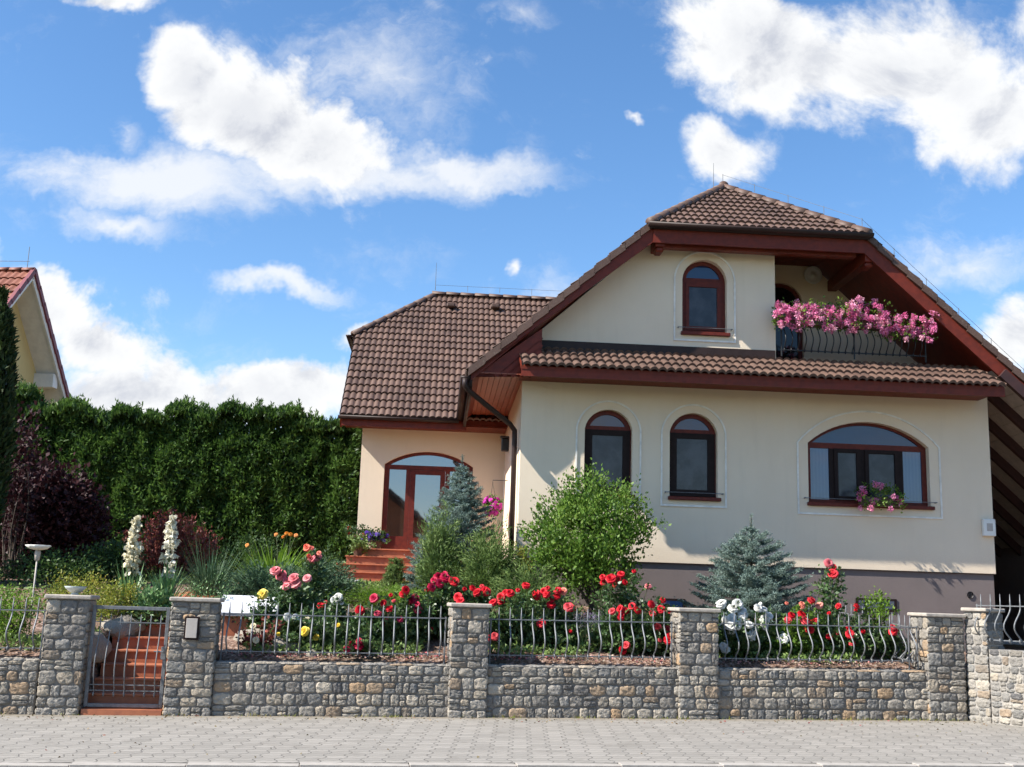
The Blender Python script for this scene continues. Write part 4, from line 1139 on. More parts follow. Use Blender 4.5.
def stems_mesh(name, paths, mat, root, n=5):
    b = MB()
    for pts, r0, r1 in paths:
        k = len(pts); b.tube(pts, [r0 + (r1 - r0) * i / (k - 1) for i in range(k)], n, cap=False)
    return b.build(name, mat, root, True, recalc=False)
def bend(a, c, k=.12, n=5, rs=RS):
    a = Vector(a); c = Vector(c); q = Vector(rs.normal(size=3)) * k * (c - a).length; q.z = abs(q.z) * .5
    return [a.lerp(c, i / (n - 1)) + q * math.sin(math.pi * i / (n - 1)) for i in range(n)]

LM = {}
LM['shrub'] = leafmat('fresh green leaf', [(0.04, 0.09, 0.012), (0.09, 0.18, 0.022), (0.15, 0.26, 0.036), (0.22, 0.32, 0.065)], .38)
LM['hedge'] = leafmat('thuja green', [(0.020, 0.046, 0.011), (0.044, 0.094, 0.018), (0.074, 0.145, 0.026), (0.125, 0.215, 0.042)], .38, .5, 1.5)
LM['purple'] = leafmat('purple leaf', [(0.02, 0.007, 0.010), (0.035, 0.010, 0.013), (0.045, 0.014, 0.017), (0.065, 0.025, 0.028)], .18, .55, 1.0, .25)
LM['barberry'] = leafmat('red brown leaf', [(0.09, 0.02, 0.018), (0.16, 0.034, 0.028), (0.22, 0.06, 0.045), (0.13, 0.06, 0.035)], .3)
LM['rose'] = leafmat('rose leaf', [(0.025, 0.06, 0.018), (0.05, 0.10, 0.028), (0.085, 0.15, 0.045), (0.14, 0.19, 0.08)], .25, .4, 2, .5)
LM['gold'] = leafmat('yellow green leaf', [(0.12, 0.16, 0.02), (0.21, 0.25, 0.03), (0.30, 0.31, 0.05), (0.34, 0.25, 0.05)], .35)
LM['lime'] = leafmat('lime green leaf', [(0.07, 0.14, 0.012), (0.12, 0.22, 0.02), (0.17, 0.29, 0.03), (0.24, 0.34, 0.06)], .4)
LM['spruce'] = leafmat('blue spruce needle', [(0.08, 0.125, 0.10), (0.13, 0.19, 0.16), (0.185, 0.26, 0.225), (0.26, 0.335, 0.30)], .1, .6, 3)
LM['juniper'] = leafmat('blue green juniper', [(0.03, 0.065, 0.035), (0.055, 0.11, 0.055), (0.085, 0.15, 0.075), (0.13, 0.19, 0.10)], .15, .6, 2)
LM['juniper_green'] = leafmat('green juniper', [(0.065, 0.115, 0.03), (0.11, 0.175, 0.045), (0.16, 0.24, 0.06), (0.23, 0.30, 0.10)], .2, .6, 2)
LM['yucca'] = leafmat('yucca leaf', [(0.06, 0.13, 0.045), (0.10, 0.20, 0.07), (0.15, 0.27, 0.10), (0.25, 0.34, 0.16)], .15, .45)
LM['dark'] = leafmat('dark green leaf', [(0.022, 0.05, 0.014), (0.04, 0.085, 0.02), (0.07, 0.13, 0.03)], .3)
LM['lavender'] = leafmat('lavender', [(0.12, 0.13, 0.09), (0.17, 0.17, 0.16), (0.19, 0.15, 0.26), (0.25, 0.2, 0.34)], .2)
LM['cypress'] = leafmat('cypress green', [(0.014, 0.03, 0.010), (0.028, 0.055, 0.014), (0.05, 0.085, 0.02)], .15)
def petal(name, a, b, c):
    """petals differ, and so does each flower: fresh, half faded or browning at the rim"""
    m, t = new_mat(name); co = t.n('ShaderNodeTexCoord').outputs['Object']; g = t.n('ShaderNodeNewGeometry').outputs['Random Per Island']
    r = t.n('ShaderNodeObjectInfo').outputs['Random']; f = t.noise(co, 2.2, 3, .6).outputs['Fac']
    col = t.ramp(t.math('ADD', t.math('MULTIPLY', g, .5), t.math('MULTIPLY', r, .5)), [(0.12, a), (0.5, b), (0.9, c)])
    fade = tuple(min(.85, x * .75 + .14) for x in b)
    col = t.mix(t.math('MULTIPLY', t.sstep(r, .6, 1.0), .55), col, fade)
    col = t.mix(t.math('MULTIPLY', t.sstep(f, .58, .75), .35), col, tuple(x * .55 for x in b))
    p = t.n('ShaderNodeBsdfPrincipled', {'Base Color': col, 'Roughness': .55, 'Specular IOR Level': .25}); tr = t.n('ShaderNodeBsdfTranslucent', {'Color': col})
    finish(t, t.n('ShaderNodeMixShader', {0: .3, 1: p.outputs[0], 2: tr.outputs[0]}).outputs[0]); return m
PM = dict(red=petal('scarlet petal', (0.50, 0.006, 0.016), (0.66, 0.014, 0.030), (0.78, 0.045, 0.06)),
          crimson=petal('crimson petal', (0.36, 0.004, 0.03), (0.52, 0.010, 0.06), (0.66, 0.04, 0.13)),
          pink=petal('pink petal', (0.66, 0.14, 0.17), (0.78, 0.22, 0.24), (0.84, 0.36, 0.36)),
          coral=petal('coral petal', (0.78, 0.12, 0.07), (0.86, 0.18, 0.11), (0.86, 0.28, 0.18)),
          salmon=petal('salmon petal', (0.72, 0.2, 0.14), (0.8, 0.28, 0.2), (0.82, 0.4, 0.3)),
          white=petal('white petal', (0.70, 0.69, 0.62), (0.78, 0.77, 0.72), (0.82, 0.81, 0.78)),
          ivory=petal('ivory petal', (0.72, 0.66, 0.46), (0.80, 0.76, 0.60), (0.84, 0.81, 0.70)),
          cream=petal('cream petal', (0.74, 0.64, 0.42), (0.78, 0.70, 0.50), (0.8, 0.75, 0.6)),
          yellow=petal('yellow petal', (0.76, 0.52, 0.03), (0.82, 0.62, 0.06), (0.84, 0.70, 0.18)),
          orange=petal('orange petal', (0.62, 0.16, 0.01), (0.72, 0.24, 0.02), (0.75, 0.34, 0.05)),
          magenta=petal('magenta petal', (0.45, 0.02, 0.30), (0.58, 0.04, 0.40), (0.68, 0.12, 0.50)),
          purple=petal('violet petal', (0.08, 0.03, 0.28), (0.12, 0.05, 0.40), (0.2, 0.09, 0.5)),
          geranium=petal('pale geranium petal', (0.78, 0.24, 0.40), (0.82, 0.36, 0.50), (0.85, 0.5, 0.6)),
          rosepink=petal('rose pink petal', (0.70, 0.13, 0.33), (0.80, 0.24, 0.46), (0.84, 0.42, 0.60)))

# rose bloom: four rings of cupped petals around a closed heart
def bloom_mesh(layers=((.36, 4, 1.5), (.62, 5, 1.25), (.86, 6, .92), (1.0, 7, .5), (.95, 7, .05), (.75, 5, -.5)), seed=0):
    rs = np.random.RandomState(seed); V = []; F = []
    for (rad, n, el) in layers:
        a0 = rs.uniform(0, 6)
        for i in range(n):
            az = a0 + 2 * math.pi * i / n + rs.uniform(-.15, .15); e = el + rs.uniform(-.15, .15); b = len(V)
            H = np.array([math.cos(az), math.sin(az), 0]); S = np.array([-math.sin(az), math.cos(az), 0]); Z = np.array([0, 0, 1.0])
            wid = rad * math.tan(math.pi / n) * 1.5 + .12
            for r_ in range(4):
                s = r_ / 3
                ax = H * (math.cos(e) * s * rad * .95 + .05) + Z * (math.sin(e) * s * rad * .8 - .25 * s ** 3 * (1.3 - e * .5)); w = wid * math.sin(math.pi * min(.93, .12 + .62 * s))
                for c in (-1, -.35, .35, 1):
                    V.append(ax + S * c * w * .6 - H * (abs(c) ** 2) * w * .22 + Z * abs(c) * .05 * rad + rs.normal(size=3) * .015)
            for r_ in range(3):
                for c in range(3): F.append((b + r_ * 4 + c, b + r_ * 4 + c + 1, b + r_ * 4 + 5 + c, b + r_ * 4 + 4 + c))
    return np.array(V), np.array(F)
BLOOM = {}
def bloom_data(color, kind='rose', seed=0):
    key = (color, kind, seed)
    if key not in BLOOM:
        if kind == 'head':
            rs = np.random.RandomState(seed + 5); d = rdir(46, .1, rs); V, F = leaves(d * rs.uniform(.45, .9, (46, 1)), d * .5 + rdir(46, 0, rs), .62, .85, .3, rs)
        else: V, F = bloom_mesh(seed=seed) if kind == 'rose' else bloom_mesh(((.45, 5, 1.1), (.9, 6, .35), (.95, 5, -.35), (.7, 4, -1.1)), seed)
        o = np_mesh('bloom_' + color, V, F, PM[color], None, True); BLOOM[key] = o.data; bpy.data.objects.remove(o)
    return BLOOM[key]
def add_bloom(root, local, r, color, kind='rose', name='bloom', lean=None):
    o = link(name, bloom_data(color, kind, rng.randrange(3)), root); o.location = local; o.scale = (r, r, r * .95)
    o.rotation_euler = (rng.uniform(.45, 1.3), rng.uniform(-.5, .5), rng.uniform(-.9, .9)) if lean is None else lean
    return o

def rose_bush(label, n, blooms, low=.05, density=1.0, base_px=None, extra=9, br=.062, leafm='rose', leaf=.066, wide=.1, group='rose bushes behind the railing', dup=.3):
    mx = base_px if base_px else sum(q[0] for q in blooms) / len(blooms)
    base = gp(mx, 650, n, -.02)
    root = plant('rose_bush', label, 'rose bush', base, group)
    tips = []; bl = []
    for (px, py, col) in blooms:
        p = SP(px, py, max(.30, n - rng.uniform(.22, .46))) - base; tips.append(p); bl.append((p, col))
    for i in range(int(extra * 1.5)):
        p = rng.choice(tips[:len(blooms)]); tips.append(Vector((p.x + rng.gauss(0, wide), p.y + abs(rng.gauss(0, wide)) * .9 + .10, max(.12, p.z * rng.uniform(.28, .95)))))
    bl += [(p + Vector((rng.gauss(0, .05), rng.gauss(0, .05), rng.gauss(-.02, .05))), c) for p, c in list(bl) if rng.random() < dup]
    for i in range(6 + extra // 2):
        p = rng.choice(tips[:len(blooms)]); tips.append(Vector((p.x + rng.gauss(0, wide * 1.4), rng.uniform(-.32, -.02) if n > .6 else rng.uniform(-.1, .05), rng.uniform(.12, .42))))
    paths = []; P = []; D = []
    for i, tp in enumerate(tips):
        a = Vector((tp.x * .25 + rng.gauss(0, .05), tp.y * .25 + rng.gauss(0, .05) + .1, 0)); pts = bend(a, tp, .07, 7); paths.append((pts, .008, .0035))
        for k in range(int(15 * density)):
            f = rng.uniform(low, .96) * 6; j = min(5, int(f)); q = pts[j].lerp(pts[j + 1], f - j)
            d = Vector(RS.normal(size=3)); d.z = abs(d.z) * .4; d.normalize()
            for m in range(5):
                P.append(q + d * (.03 + .022 * m) + Vector(RS.normal(size=3)) * .02); e = d + Vector(RS.normal(size=3)) * .7; D.append(e)
    stems_mesh('stems', paths, M['stem'], root, 5)
    V, F = leaves(np.array(P), np.array(D), leaf, .62, .2); np_mesh('leaves', V, F, LM[leafm], root)
    for p, col in bl: add_bloom(root, p, br * rng.choice((.55, .85, 1.0, 1.1, 1.22)), col)
    return root

def envelope_points(k, c, r, shell=.55, seed=0, thr=-.15, freq=2.2, rs=RS, lumps=(.22, .1)):
    out = []
    while len(out) < k:
        d = rdir(1)[0]; t = rs.uniform(shell, 1.0) if rs.uniform() < .75 else rs.uniform(.15, 1.0)
        q = Vector((d[0], d[1], d[2])) * freq + Vector((seed * 7.7, 0, 0)); lump = 1 + lumps[0] * mnoise.noise(q) + lumps[1] * mnoise.noise(q * 2.3)
        p = np.array(c) + d * t * np.array(r) * lump
        if mnoise.noise(Vector(p) * 2.6 + Vector((seed, seed, 0))) < thr: continue
        out.append(p)
    return np.array(out)
def cloud(centers, per, spread, size, c0, asp=.5, up=.25, outw=.8, rs=RS, fold=.2):
    n = len(centers) * per; P = np.repeat(centers, per, 0) + rs.normal(size=(n, 3)) * spread
    D = nrm(P - np.array(c0)) * outw + rdir(n, up); return leaves(P, D, size, asp, fold)
def shrub(name, label, cat, base, w, d, h, k, per, size, mat, spread=.1, group=None, stem_h=0.0, asp=.5, bark='bark', thr=-.15, core=False, part='foliage', trunks=6, up=.25, seed=1):
    root = plant(name, label, cat, base, group); c = (0, 0, stem_h + h / 2)
    cs = envelope_points(k, c, (w / 2, d / 2, h / 2), seed=seed, thr=thr); cs = cs[cs[:, 2] > .02]
    V, F = cloud(cs, per, spread, size, (0, 0, stem_h + h * .3), asp, up); np_mesh(part, V, F, LM[mat], root)
    paths = []
    for i in range(trunks * 3):
        t = cs[RS.randint(len(cs))]; a = Vector((RS.normal() * .05, RS.normal() * .05, -.03)); paths.append((bend(a, Vector(t), .1, 6), .022 if i < trunks else .012, .004))
    stems_mesh('branches', paths, M[bark], root, 5)
    return root

# ---- hedge of thuja behind the garden
def hedge():
    zt = HP(210, 408, 5.4)[1]; u0, u1 = -11.4, -3.42; v0, v1 = 5.25, 6.7; zb = 1.6
    root = plant('hedge', 'tall dense green thuja hedge behind the garden left of the front door', 'hedge', HL(u0, v0, 0)); root.rotation_euler = (0, 0, HA)
    L = u1 - u0; rs = np.random.RandomState(4); ncol = 13; cu = (np.arange(ncol) + .5) * L / ncol + rs.uniform(-.1, .1, ncol); ch = zt - .12 + rs.uniform(-.13, .18, ncol) ; ch[0] += .2; ch[-1] += .05
    wd = L / ncol
    def surf_top(x):
        dx = (x[:, None] - cu[None]) / wd; i = np.argmin(np.abs(dx), 1); d = np.abs(dx[np.arange(len(x)), i]); return ch[i] - .22 * d ** 1.6, d, i
    # front, top, back
    def lump(x, z): return np.array([mnoise.noise(Vector((a * 1.7, b * 1.3, 2.2))) * .13 + mnoise.noise(Vector((a * 3.6, b * 3.0, 5.2))) * .17 for a, b in zip(x, z)])
    parts = []
    n = 62000; x = rs.uniform(-.1, L, n); tz, d, i = surf_top(x); z = zb + (tz - zb) * rs.uniform(0, 1, n) ** .8
    y = .12 + .16 * d ** 2 + lump(x, z) + ((z - zb) / (tz - zb)) ** 6 * .35 + np.abs(rs.normal(0, .1, n))
    P = np.stack([x, y, z], 1); D = np.stack([rs.normal(0, .5, n), -.40 + rs.normal(0, .4, n), .55 + rs.normal(0, .55, n)], 1); parts.append(leaves(P, D, .135, .3, .3, rs))
    n = 26000; x = rs.uniform(-.1, L, n); tz, d, i = surf_top(x); y = rs.uniform(.15, v1 - v0, n); z = tz - .35 * (np.abs(y - .75) / .7) ** 2 * .5 + rs.normal(0, .05, n) + lump(x, y) * .8
    P = np.stack([x, y, z], 1); D = np.stack([rs.normal(0, .4, n), -.2 + rs.normal(0, .4, n), 1.0 + rs.normal(0, .3, n)], 1); parts.append(leaves(P, D, .13, .36, .3, rs))
    # leader shoots
    for k in range(260):
        x0 = cu[rs.randint(ncol)] + rs.normal(0, .16); y0 = rs.uniform(.3, 1.1); tz, _, _ = surf_top(np.array([x0])); hgt = rs.uniform(.08, .42) * rs.uniform(.5, 1)
        m = 24; t = rs.uniform(0, 1, m); P = np.stack([x0 + rs.normal(0, .035, m) * (1.2 - t), y0 + rs.normal(0, .035, m), tz[0] - .05 + t * hgt], 1)
        D = np.stack([rs.normal(0, .5, m), rs.normal(0, .5, m), np.full(m, .9)], 1); parts.append(leaves(P, D, .10, .3, .2, rs))
    n = 5000; z = zb + (zt - .2 - zb) * rs.uniform(0, 1, n); y = rs.uniform(.1, v1 - v0, n)
    for xe, sx in ((L + .02, .7), (-.05, -.7)):
        P = np.stack([xe + rs.normal(0, .06, n), y, z], 1); D = np.stack([sx + rs.normal(0, .4, n), rs.normal(0, .5, n), .4 + rs.normal(0, .4, n)], 1); parts.append(leaves(P, D, .12, .42, .3, rs))
    V, F = join(parts); np_mesh('foliage', V, F, LM['hedge'], root)
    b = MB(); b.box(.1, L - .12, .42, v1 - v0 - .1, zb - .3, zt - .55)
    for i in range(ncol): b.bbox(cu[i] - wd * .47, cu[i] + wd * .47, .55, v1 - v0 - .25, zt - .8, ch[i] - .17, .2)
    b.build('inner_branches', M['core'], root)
hedge()

# ---- column cypress at the left edge, purple shrub
def column(label, base, r, h, mat, n=9000, seed=2):
    root = plant('column_cypress', label, 'tree', base); rs = np.random.RandomState(seed); t = rs.uniform(0, 1, n); a = rs.uniform(0, 2 * math.pi, n)
    rr = r * np.clip(np.sin(np.pi * np.clip(t * .93 + .12, 0, 1)) ** .5, .05, 1) * (1 + .12 * np.sin(a * 5 + t * 14)) * rs.uniform(.8, 1.03, n)
    P = np.stack([rr * np.cos(a), rr * np.sin(a), t * h], 1); D = np.stack([np.cos(a) * .45, np.sin(a) * .45, np.full(n, .9)], 1) + rs.normal(0, .3, (n, 3))
    V, F = leaves(P, D, .14, .3, .2, rs); np_mesh('foliage', V, F, LM[mat], root)
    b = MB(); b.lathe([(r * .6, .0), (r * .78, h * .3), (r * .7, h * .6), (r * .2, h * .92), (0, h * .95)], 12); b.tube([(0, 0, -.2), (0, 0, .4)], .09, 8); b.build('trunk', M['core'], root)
p = gp(-36, 600, 4.2); column('dark columnar cypress cut off by the left edge', p, .40, SP(-2, 292, 4.2).z - p.z, 'cypress')
p = gp(50, 520, 6.6)
shrub('purple_shrub', 'dark purple leaved shrub between the cypress and the hedge', 'shrub', p, 1.8, 1.3, SP(55, 468, 6.6).z - p.z, 420, 34, .10, 'purple', .15, asp=.7, seed=3, thr=-.5)
p = gp(18, 500, 5.6)
shrub('purple_shrub', 'smaller purple leaved shrub with a thin upright shoot at the far left', 'shrub', p, .34, .34, SP(20, 400, 5.6).z - p.z, 60, 16, .10, 'purple', .12, asp=.7, seed=9, thr=-.3)

# ---- shrubs and perennials, left part
p = gp(165, 600, 5.4); root = plant('barberry', 'red brown barberry shrub with upright plumes behind the yuccas', 'shrub', p); rs = np.random.RandomState(8)
h = SP(170, 512, 5.4).z - p.z; K = 90; cs = np.stack([rs.uniform(-.78, .85, K), rs.uniform(-.4, .4, K), np.zeros(K)], 1); parts = []; paths = []
for c in cs:
    hh = h * (1 - .45 * (abs(c[0]) / .9) ** 2) * rs.uniform(.72, 1.05); m = 60; t = rs.uniform(.25, 1, m)
    P = np.stack([c[0] * (.5 + .5 * t) + rs.normal(0, .045, m), c[1] * (.5 + .5 * t) + rs.normal(0, .045, m), t * hh], 1); D = rdir(m, 1.0, rs); parts.append(leaves(P, D, .065, .5, .2, rs))
    paths.append(([(c[0] * .3, c[1] * .3, 0), (c[0] * .7, c[1] * .7, hh * .5), (c[0], c[1], hh * .95)], .006, .003))
V, F = join(parts); np_mesh('foliage', V, F, LM['barberry'], root); stems_mesh('branches', paths, M['bark'], root, 4)

def H_at(px, py, n, base): return SP(px, py, n).z - base.z
def low(name, label, cat, px, n, w_px, top_y, mat, k=70, per=26, size=.05, spread=.06, d=None, asp=.5, thr=-.3, seed=1, group=None, up=.3, **kw):
    b_ = gp(px, 620, n); sc = (b_ - Vector(EYE)).dot(Vector(FW)) / FPX; w = w_px * sc; b2 = gp(px, (600 + top_y) / 2, n); h = max(.15, H_at(px, top_y, n, b_)); b_ = b2
    return shrub(name, label, cat, b_, w, d or w * .7, h * 1.02, k, per, size, mat, spread, group, 0, asp, 'bark', thr, seed=seed, up=up, trunks=4)
low('feathery_shrub', 'light green feathery shrub behind the far left railing', 'shrub', 17, .9, 44, 584, 'lime', 60, 30, .045, .06, seed=2)
low('golden_spirea', 'yellow green golden spirea left of the yuccas beside the glass bowl', 'shrub', 82, 2.5, 80, 574, 'gold', 70, 34, .04, .07, seed=3)
low('golden_spirea', 'small golden spirea with orange tips behind the gate', 'shrub', 118, 1.8, 40, 583, 'gold', 60, 26, .04, .06, seed=4)
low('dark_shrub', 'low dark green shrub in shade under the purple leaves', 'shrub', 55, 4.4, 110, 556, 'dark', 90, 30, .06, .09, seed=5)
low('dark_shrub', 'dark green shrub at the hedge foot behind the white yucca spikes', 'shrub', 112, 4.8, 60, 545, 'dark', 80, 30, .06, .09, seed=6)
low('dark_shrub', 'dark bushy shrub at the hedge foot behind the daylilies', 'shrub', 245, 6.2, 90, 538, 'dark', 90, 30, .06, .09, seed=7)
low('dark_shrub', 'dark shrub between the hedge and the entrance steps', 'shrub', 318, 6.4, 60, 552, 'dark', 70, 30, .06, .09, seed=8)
low('leafy_perennial', 'grey green perennial with dry pale heads behind the right gate pier', 'perennial', 212, 1.7, 46, 572, 'yucca', 44, 26, .035, .06, seed=9)
low('leafy_perennial', 'green broad leaved perennial in the bed right behind the gate', 'perennial', 150, 1.9, 50, 592, 'yucca', 40, 22, .09, .06, seed=10, asp=.35)

def yucca(label, px, n, top, bot, seed, leaf_top):
    base = gp(px, 548, n); root = plant('yucca', label, 'yucca', base, 'flowering yuccas'); rs = np.random.RandomState(seed)
    m = 95; az = rs.uniform(0, 2 * math.pi, m); el = rs.uniform(.35, 1.5, m); L = rs.uniform(.6, 1.0, m)
    V, F = ribbons(np.zeros((m, 3)) + rs.normal(0, .03, (m, 3)) * np.array([1, 1, 0]), az, el, L, rs.uniform(.032, .05, m), rs.uniform(.0, .3, m)); np_mesh('leaves', V, F, LM['yucca'], root)
    zt = H_at(px, top, n, base); zb = H_at(px, bot, n, base)
    stems_mesh('flower_stalk', [([(0, 0, 0), (.01, 0, zb), (0, 0, zt)], .016, .006)], M['stem'], root, 6)
    # white bell flowers all the way up the stalk
    parts = []; k = 84; t = np.floor(rs.uniform(0, 1, k) ** .9 * 13 + rs.uniform(-.3, .3, k)) / 13; t = np.clip(t, 0, 1); r = (.135 * np.clip(np.sin(np.pi * np.clip(t * .82 + .15, 0, 1)), .02, 1) ** .8 * (1 - .6 * t)) * np.sqrt(rs.uniform(.2, 1, k)); a = rs.uniform(0, 2 * math.pi, k)
    c = np.stack([r * np.cos(a), r * np.sin(a), zb + (zt - zb) * t], 1)
    for j in range(6):
        an = rs.uniform(0, 6.28, k); D = np.stack([np.cos(an) * .75, np.sin(an) * .75, -.75 + rs.normal(0, .5, k)], 1); parts.append(leaves(c + rs.normal(0, .006, (k, 3)), D, .075, .7, .4, rs))
    V, F = join(parts); np_mesh('flower_spike', V, F, PM['ivory'], root)
    return root
yucca('yucca with the shorter, left hand spike of white bell flowers', 134, 2.3, 516, 572, 3, 560)
yucca('yucca with the taller, right hand spike of white bell flowers', 170, 2.4, 511, 574, 4, 560)

def grass(name, label, px, n, k, L, W, mat, seed, el=(.6, 1.45), droop=(.1, .6), cat='grass clump', rad=.1):
    base = gp(px, 610, n); root = plant(name, label, cat, base); rs = np.random.RandomState(seed); a = rs.uniform(0, 2 * math.pi, k); B = np.stack([np.cos(a) * rad * rs.uniform(0, 1, k), np.sin(a) * rad * rs.uniform(0, 1, k), np.zeros(k)], 1)
    V, F = ribbons(B, a + rs.normal(0, .4, k), rs.uniform(*el, k), L * rs.uniform(.6, 1.1, k), W * rs.uniform(.7, 1.2, k), rs.uniform(*droop, k)); np_mesh('blades', V, F, LM[mat], root); return root, base
grass('ornamental_grass', 'blue green ornamental grass clump right of the tall yucca spike', 208, 3.4, 520, 1.2, .012, 'juniper', 4, rad=.16)
root, base = grass('daylily', 'bright green daylily clump with orange flowers on thin stalks', 272, 4.3, 340, 1.2, .044, 'lime', 5, (.45, 1.35), (.15, .6), 'daylily', .28)
paths = []
for (px, py) in ((276, 534), (283, 536), (291, 534), (296, 535), (247, 545), (287, 533)):
    q = SP(px, py, 4.3 + rng.uniform(-.15, .15)) - base; paths.append((bend((q.x * .5, q.y * .5, .1), q, .04, 5), .006, .004)); add_bloom(root, q, .042, 'orange', 'lily', 'flower')
stems_mesh('flower_stalks', paths, M['stem'], root, 5)

def juniper(name, label, px, n, w_px, top_y, mat, sprays, seed, d=None, spread_el=(.05, .7), needle=.10, cat='juniper', hscale=1.0):
    """spreading conifer: arching branches clothed in short scale-leaf sprigs"""
    base = gp(px, 620, n); sc = (base - Vector(EYE)).dot(Vector(FW)) / FPX; w = w_px * sc / 2; d = d or w * .7; h = max(.18, H_at(px, top_y, n, base)) * hscale
    root = plant(name, label, cat, base); rs = np.random.RandomState(seed); parts = []; paths = []
    for i in range(sprays):
        a = rs.uniform(0, 2 * math.pi); q = math.sqrt(rs.uniform(.02, 1)); R = np.array([w * math.cos(a) * q, d * math.sin(a) * q, h * math.sqrt(max(0.03, 1 - .92 * q * q)) * rs.uniform(.45, 1.05)]) * np.array([1, 1, 1]) * (rs.uniform(.7, 1.2) if i % 4 else rs.uniform(1.0, 1.22))
        m = 95; t = rs.uniform(.25, 1, m); arch_ = np.sin(np.pi * t * .5)
        P = np.stack([R[0] * t, R[1] * t, R[2] * arch_], 1) + rs.normal(0, .045, (m, 3)); dirv = np.array([R[0], R[1], R[2] * .35]); dirv /= np.linalg.norm(dirv)
        D = dirv * .9 + rdir(m, .35, rs) * .8; parts.append(leaves(P, D, needle * .8, .16, .2, rs))
        if i % 3 == 0: paths.append(([(0, 0, 0), tuple(R * np.array([.5, .5, .65])), tuple(R * .95)], .012, .003))
    V, F = join(parts); np_mesh('foliage', V, F, LM[mat], root); stems_mesh('branches', paths, M['bark'], root, 4); return root
juniper('spreading_juniper', 'blue green spreading juniper in front of the daylilies', 268, 3.0, 125, 566, 'juniper', 150, 6)
juniper('spreading_juniper', 'low dark juniper behind the coral and pink roses', 318, 3.6, 80, 566, 'juniper', 100, 7)
juniper('groundcover_juniper', 'bright green low ground cover juniper before the entrance steps', 384, 3.3, 130, 588, 'lime', 170, 8, d=.8, needle=.07)
juniper('bushy_juniper', 'mid green bushy juniper left of the tall blue spruce', 437, 4.0, 42, 516, 'juniper_green', 190, 9)
juniper('bushy_juniper', 'yellowish green juniper right of the tall blue spruce', 488, 3.7, 72, 532, 'juniper_green', 190, 10)
juniper('spreading_juniper', 'low green juniper under the big leafy shrub', 528, 3.0, 90, 568, 'juniper_green', 130, 11)
low('golden_shrub', 'small bright yellow shrub by the house corner', 'shrub', 514, 4.6, 36, 540, 'gold', 50, 26, .045, .06, seed=12)

def spruce(label, px, n, w_px, top_y, seed, whorls=13, per=9, mat='spruce', name='blue_spruce', base_y=620, needle=.032, power=.85, lead=.16, dens=1.0):
    base = gp(px, base_y, n); sc = (base - Vector(EYE)).dot(Vector(FW)) / FPX; R0 = w_px * sc / 2; h = H_at(px, top_y, n, base)
    root = plant(name, label, 'spruce', base, None); rs = np.random.RandomState(seed); parts = []; paths = [([(0, 0, -.05), (0, 0, h * .5), (0, 0, h * .99)], .045, .006)]
    for wv in range(whorls):
        f = wv / (whorls - 1); z = h * (.05 + (1 - lead * .9 - .05) * f ** .92); R = R0 * (1 - f) ** power + .035; k = max(4, int(per * (1.15 - .55 * f))); a0 = rs.uniform(0, 6)
        for i in range(k):
            a = a0 + 2 * math.pi * i / k + rs.normal(0, .12); r = R * rs.uniform(.80, 1.08); H = np.array([math.cos(a), math.sin(a), 0]); S = np.array([-math.sin(a), math.cos(a), 0])
            rise = .12 + .5 * f; zz = z + rs.normal(0, .02)
            def bp(t): return H * (r * t) + np.array([0, 0, zz + r * (rise * t * .5 + .28 * t * t - .22 * t)])
            paths.append(([tuple(bp(0)), tuple(bp(.5)), tuple(bp(1))], .010, .003))
            # twigs on both sides of the branch, each a little bottle-brush of needles
            nt = max(3, int(r / .05 * dens)); 
            for j in range(nt):
                t = .22 + .78 * (j + rs.uniform(0, .8)) / nt; p0 = bp(min(t, 1)); L = (.10 + .32 * r * (1 - t)) * rs.uniform(.7, 1.1)
                for sd in (-1, 1):
                    tw = H * .75 + S * sd * .75 + np.array([0, 0, .12 + rs.normal(0, .15)]); tw /= np.linalg.norm(tw); m = int(20 + 120 * L); q = rs.uniform(0, 1, m)
                    P = p0 + tw * (q * L)[:, None]; D = tw * .55 + rdir(m, .25, rs); parts.append(leaves(P, D, needle, .20, .1, rs))
            m = 26; q = rs.uniform(.75, 1.12, m); P = np.array([bp(x) for x in q]); D = H * .7 + rdir(m, .3, rs); parts.append(leaves(P, D, needle, .2, .1, rs))
    m = 160; q = rs.uniform(0, 1, m); P = np.stack([rs.normal(0, .004, m), rs.normal(0, .004, m), h * (1 - lead) + q * h * lead], 1); parts.append(leaves(P, rdir(m, .6, rs), needle, .2, .1, rs))
    V, F = join(parts); np_mesh('needles', V, F, LM[mat], root); stems_mesh('trunk', paths, M['bark'], root, 5); return root
spruce('tall slim blue spruce in front of the entrance door', 456, 4.7, 100, 455, 21, 18, 11, lead=.12, needle=.04, power=.8)
spruce('broad low blue spruce in front of the brown plinth', 752, 2.7, 140, 514, 22, 12, 11, lead=.16, needle=.040, power=.72, dens=1.15)
spruce('tiny conical green spruce beside the entrance steps', 393, 5.0, 20, 558, 23, 9, 6, 'juniper_green', 'dwarf_spruce', needle=.04)
spruce('small blue grey spruce at the foot of the tall blue spruce', 421, 4.4, 36, 535, 24, 10, 7, needle=.035)

